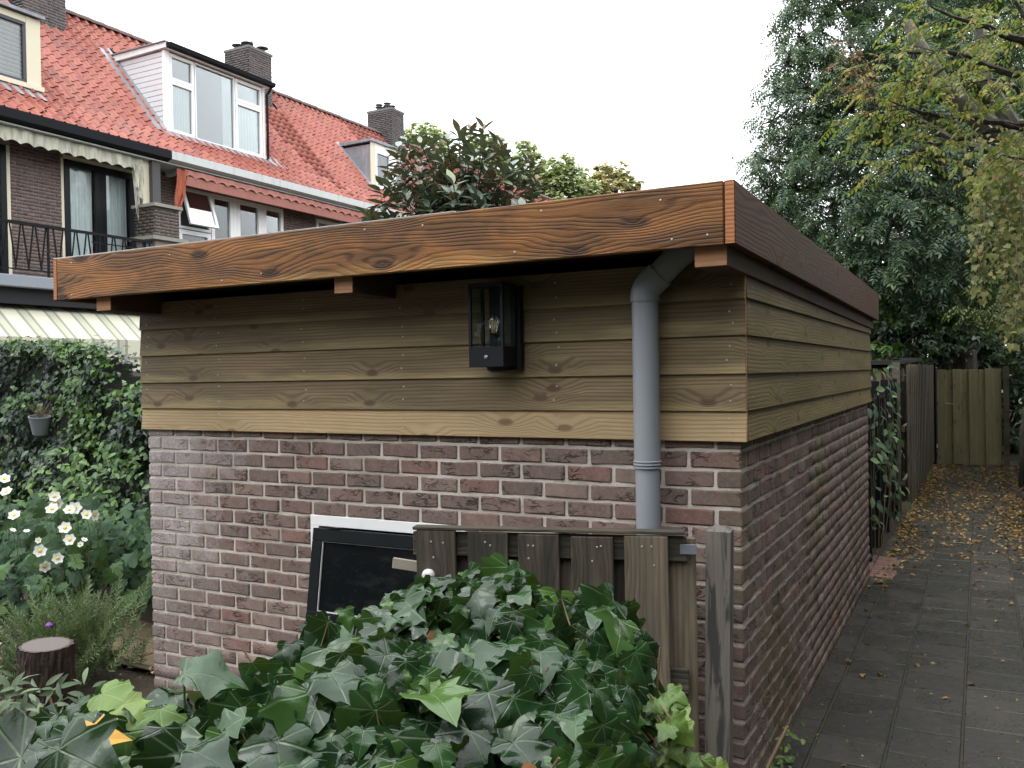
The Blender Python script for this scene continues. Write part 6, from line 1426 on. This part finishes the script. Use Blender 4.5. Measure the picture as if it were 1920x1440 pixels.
# russet dying twigs
rs = thing('russet_branch', 'branch with withered russet leaves in the dark tree crown', 'branch', tuple(at(1600, 130, 12.6)))
sb = MB(); PT = []
for (p, q) in (((1640, 190), (1585, 60)), ((1640, 190), (1590, 95)), ((1640, 190), (1600, 150)), ((1640, 200), (1575, 110))):
    a, b = at(*p, 12.3), at(*q, 12.2); sb.tube([a, (a+b)/2+rv.normal(0, 0.05, 3), b], [0.02, 0.012, 0.005], 5)
    for t in np.linspace(0.35, 1, 14): PT.append(a*(1-t)+b*t+rv.normal(0, 0.08, 3))
sb.build('stems', mBARK, rs); PT = np.array(PT); n = len(PT)
o = scatter('leaves', PIN, TT(PT, frames(rv, np.array([0, -0.3, 1.0])+rv.normal(0, 0.4, (n, 3)), n, np.tile([0, 0, -1.0], (n, 1)), 0.5), rv.uniform(0.16, 0.26, n)), rv.integers(0, 4, n), leafmat('russet_leaf', [(0, (0.16, 0.07, 0.04)), (1, (0.30, 0.14, 0.075))], 0.6, 0.2, 0.3), rs); o['kind'] = 'stuff'
# -- undergrowth behind the fences, hedge on the right of the alley
rv = np.random.default_rng(76)
BR = [merge([(oval_leaf(150+k*4+j, 0.55, 0.2, 0.25, 3), tdir((math.cos(j*1.57+0.3), math.sin(j*1.57+0.3), -0.25), (0, 0, 1), 1.0, (0, 0, 0))) for j in range(4)]) for k in range(3)]
mUND = leafmat('undergrowth_leaf', [(0, (0.014, 0.030, 0.014)), (0.6, (0.024, 0.052, 0.022)), (0.92, (0.045, 0.090, 0.030)), (1, (0.10, 0.17, 0.05))], 0.45, 0.4, 0.2)
def shrub(name, label, base, lobes, dens, size, seed, mat=mUND, group=None):
    rng = np.random.default_rng(seed); t = thing(name, label, 'shrub', tuple(base), group); m = MB()
    for (c, r) in lobes: m.tube([np.asarray(base)+rng.normal(0, 0.2, 3)*np.array([1, 1, 0]), (np.asarray(base)+c)/2+rng.normal(0, 0.15, 3), c], [0.05, 0.035, 0.015], 6)
    m.build('stems', mBARK, t); crown('foliage', t, rng, lobes, dens, BR, size, mat, 0.4, 0.5); return t
shrub('dense_shrub', 'dense dark shrub rising behind the lean-to roof', (-1.6, 17.8, 0), [(at(px, py, d), r) for (px, py, d, r) in ((1660, 600, 15.5, 0.7), (1730, 590, 15.5, 0.7), (1800, 610, 16.5, 0.7), (1690, 650, 15.3, 0.6), (1770, 650, 16.5, 0.6), (1640, 640, 15.5, 0.6), (1860, 620, 17.0, 0.7), (1840, 660, 17.5, 0.5), (1610, 600, 16.5, 0.9), (1720, 520, 16.0, 0.6))], 700, (0.07, 0.14), 81, group='shrubs behind the alley')
shrub('dense_shrub', 'bright leafy shrub behind the far corner of the shed roof', (-3.0, 14.5, 0), [(at(px, py, d), r) for (px, py, d, r) in ((1640, 590, 12.5, 0.40), (1700, 560, 12.6, 0.45), (1650, 660, 12.2, 0.35), (1760, 590, 12.9, 0.4), (1600, 530, 13.5, 0.5))], 600, (0.08, 0.15), 82, leafmat('bright_shrub_leaf', [(0, (0.03, 0.06, 0.02)), (0.6, (0.06, 0.12, 0.03)), (1, (0.14, 0.23, 0.05))], 0.45, 0.4, 0.3), 'shrubs behind the alley')
shrub('dense_shrub', 'dark shrub bank far behind the trees closing the view', (1.0, 27.0, 0), [(at(px, py, 26), r) for px in range(1380, 2100, 85) for (py, r) in ((640, 1.4), (560, 1.3), (480, 1.0))], 160, (0.18, 0.34), 83, group='shrubs behind the alley')
rl = [(np.array([0.95+0.15*math.sin(y)+0.55*max(0, min(1, (9.5-y)/2)), y, z]), 0.42) for y in np.arange(-2.6, 19.5, 0.75) for z in (0.45, 1.1, 1.7, 2.2)]  # near stretch is unseen, added to keep side light off the alley
shrub('alley_hedge', 'loose green hedge right of the alley, its unseen near part added to block light', (1.0, 14, 0), rl, 480, (0.07, 0.13), 84, group='shrubs behind the alley')
sap = link('sapling_trunk', MB().tube([(0.50, 14.6, 0), (0.51, 14.6, 0.6), (0.55, 14.62, 1.15)], [0.045, 0.04, 0.035], 10).mesh('sapling_trunk', bpy.data.materials['mossy_bark'], smooth=True)); tag(sap, 'short mossy sapling trunk standing in the right hedge', 'trunk')
shrub('dense_shrub', 'low dark shrub filling the gap behind the olive gate', (0.2, 20.5, 0), [(np.array([x, 20.3+0.3*math.sin(x*3), z]), 0.75) for x in np.arange(-2.5, 4.0, 0.8) for z in (0.4, 1.2, 1.9)], 300, (0.10, 0.18), 85, group='shrubs behind the alley')
# -- magnolia with big leathery leaves behind the shed
mMAG = leafmat('magnolia_leaf', [(0, (0.065, 0.095, 0.062)), (0.6, (0.095, 0.130, 0.085)), (0.9, (0.14, 0.18, 0.10)), (1, (0.19, 0.23, 0.11))], 0.30, 0.6, 0.08, back=(0.105, 0.115, 0.07), mott=0.2)
mMAGB = leafmat('magnolia_brown_leaf', [(0, (0.10, 0.070, 0.050)), (0.6, (0.15, 0.092, 0.060)), (1, (0.24, 0.125, 0.07))], 0.5, 0.3, 0.1, back=(0.16, 0.095, 0.06))
rv = np.random.default_rng(91)
mg = thing('magnolia_tree', 'magnolia with large leathery green and brown leaves behind the shed', 'tree', tuple(at(860, 700, 11.4)*np.array([1, 1, 0])))
cen = at(868, 395, 11.4); ML = [oval_leaf(130+k, 0.40, 0.10, 0.30, 5) for k in range(4)]
mb = MB(); b0 = np.array([cen[0], cen[1], 0.0]); mb.tube([b0, b0+np.array([0.05, 0, 1.6]), cen+np.array([0, 0, -0.3]), cen+np.array([0, 0, 0.7])], [0.09, 0.075, 0.05, 0.02], 9); mb.build('trunk', mBARK, mg, smooth=True)
tips = [at(px+rv.normal(0, 4), py+rv.normal(0, 4), 11.4+rv.normal(0, 0.5)) for (px, py) in ((745, 275), (762, 262), (790, 268), (812, 255), (838, 258), (858, 246), (880, 242), (905, 238), (930, 262), (940, 276), (955, 290), (985, 290), (1003, 300), (1000, 330), (1005, 355), (990, 385), (968, 330), (950, 360), (930, 330), (915, 300), (890, 290), (870, 310), (850, 300), (830, 320), (810, 300), (790, 320), (770, 310), (755, 330), (740, 300), (735, 345), (715, 340), (712, 372), (745, 380), (760, 360), (785, 355), (800, 385), (820, 350), (845, 345), (860, 380), (880, 345), (900, 370), (920, 385), (940, 400), (890, 400), (835, 400), (770, 405), (720, 395), (705, 405), (980, 400), (960, 385), (870, 270), (820, 285), (780, 290), (910, 270), (950, 315), (730, 320), (1010, 380), (690, 400), (850, 420), (900, 430), (780, 430), (960, 420), (740, 420), (820, 430))]
for k in range(85): v = rv.normal(size=3); tips.append(cen+v/np.linalg.norm(v)*np.array([1.0, 0.95, 0.95])*rv.uniform(0.5, 0.95)+np.array([0, 0, -0.1]))
lb = MB(); T_, br = [], []
for tp in tips:
    s = cen+np.array([0, 0, -0.6])+0.35*(tp-cen)*np.array([0.5, 0.5, 0.6]); d = tp-s; d /= np.linalg.norm(d)+1e-9
    lb.tube([s, (s+tp)/2+rv.normal(0, 0.05, 3), tp], [0.018, 0.012, 0.007], 5)
    up = d*0.5+np.array([0, 0, 0.9]); up /= np.linalg.norm(up); nlf = int(rv.integers(14, 22))
    for j in range(nlf):
        a = j*2.4+rv.random(); e1 = np.cross(up, (1, 0, 0.3)); e1 /= np.linalg.norm(e1); e2 = np.cross(up, e1)
        lift = rv.uniform(0.1, 1.3)-0.05*j; dd = e1*math.cos(a)+e2*math.sin(a)+up*lift; nn = up-dd*0.3*lift+rv.normal(0, 0.15, 3)
        T_.append(tdir(dd, nn, rv.uniform(0.15, 0.25), tp-up*0.021*j+rv.normal(0, 0.01, 3))); br.append(rv.random() < (0.45 if (lift > 0.8 and tp[2] > cen[2]+0.25) else 0.10))
lb.build('branches', mBARK, mg)['kind'] = 'stuff'
T_, br = np.array(T_), np.array(br); dz = np.array([to_px(t[:3, 3])[2] for t in T_]); py_ = np.array([to_px(t[:3, 3])[1] for t in T_]); od = np.argsort(dz+np.where(py_ > 410, 50, 0)); hero = od[:280]; rest = od[280:]
mlg = [mk('leaf', V, F, mMAG, uv=U, smooth=True) for V, F, U in ML]; mlb = [mk('leaf', V, F, mMAGB, uv=U, smooth=True) for V, F, U in ML]
for i in hero: link('leaf', (mlb if br[i] else mlg)[int(rv.integers(4))], mg, M4(T_[i]))
for flag, nm, mt in ((True, 'brown_leaves', mMAGB), (False, 'leaves', mMAG)):
    q = rest[br[rest] == flag]; o = scatter(nm, ML, T_[q], rv.integers(0, 4, len(q)), mt, mg, smooth=True); o['kind'] = 'stuff'
# -- far trees, leaf colours lightened in place of haze
FARL = [(np.array([(0, 0, 0), (0.35, 0.5, 0.1), (0, 1, -0.1), (-0.35, 0.5, 0.1)]), [(0, 1, 2, 3)], None), (np.array([(0, 0, 0), (0.45, 0.4, -0.1), (0.1, 1, 0.1), (-0.3, 0.6, 0.1)]), [(0, 1, 2, 3)], None)]
mFAR = leafmat('far_leaf_hazed', [(0, (0.36, 0.42, 0.19)), (0.6, (0.46, 0.50, 0.25)), (1, (0.55, 0.56, 0.30))], 0.8, 0.1, 0.55, mott=0.15)
mFARO = leafmat('far_autumn_leaf_hazed', [(0, (0.40, 0.40, 0.19)), (0.5, (0.52, 0.44, 0.22)), (1, (0.58, 0.42, 0.20))], 0.8, 0.1, 0.55, mott=0.15)
for (lab, mat, lob, sd) in (
    ('pale green far tree showing left of the magnolia beside the chimney', mFAR, [(765, 265, 46, 0.9), (795, 248, 46, 0.8), (820, 262, 46, 0.9), (790, 300, 46, 1.4), (840, 310, 46, 1.3), (770, 340, 46, 1.5), (830, 360, 46, 1.5)], 101),
    ('pale green far tree showing between the magnolia top and the sky', mFAR, [(900, 275, 52, 1.0), (925, 270, 52, 0.8), (985, 275, 48, 0.6), (1000, 300, 48, 0.9), (960, 320, 50, 1.6), (1020, 330, 48, 1.1), (910, 330, 52, 1.6), (1000, 370, 48, 1.8)], 102),
    ('rounded yellow-green far tree right of the magnolia', mFAR, [(1050, 320, 47, 0.9), (1065, 300, 47, 0.5), (1075, 330, 47, 1.0), (1040, 350, 47, 1.2), (1090, 360, 47, 1.2), (1060, 390, 47, 1.5), (1110, 400, 47, 1.2)], 103),
    ('orange-tinged far tree above the middle of the shed roof', mFARO, [(1130, 322, 50, 0.7), (1160, 325, 50, 0.8), (1185, 345, 50, 0.6), (1120, 350, 49, 1.1), (1155, 365, 50, 1.3), (1195, 370, 50, 0.6), (1140, 400, 50, 1.4)], 104)):
    lob = [(at(a, b, c), d) for a, b, c, d in lob]; cb_ = np.mean([c for c, _ in lob], axis=0)
    mk_tree('far_tree', lab, 'tree', (cb_[0], cb_[1], 0), cb_, 0.3, lob, 620, FARL, (0.16, 0.34), mat, sd, 'pale trees beyond the houses', 0.5, 0.4)

# -- unseen tree belt added behind and beside the viewpoint to block low sky light
rv = np.random.default_rng(110)
tb = thing('unseen_treeline', 'added unseen belt of dark trees that blocks low sky light', 'trees', (-3, -11, 0), kind='stuff')
lob = [(np.array([x+rv.normal(0, 0.5), -11+rv.normal(0, 0.8), z]), 2.0) for x in np.arange(-20, 12, 2.6) for z in (1.6, 4.2, 6.2)]
lob += [(np.array([5.2+rv.normal(0, 0.4), y, z]), 1.8) for y in np.arange(-9, 11.5, 2.4) for z in (1.5, 3.8, 6.2, 8.2)]
crown('foliage', tb, rv, lob, 60, FARL, (0.5, 0.9), mUND, 0.4, 0.5)
m = MB()
for x in np.arange(-19, 12, 5.2): m.tube([(x, -11, 0), (x+0.2, -11, 5), (x, -11, 9)], [0.3, 0.22, 0.1], 8)
m.build('trunks', mBARK, tb)
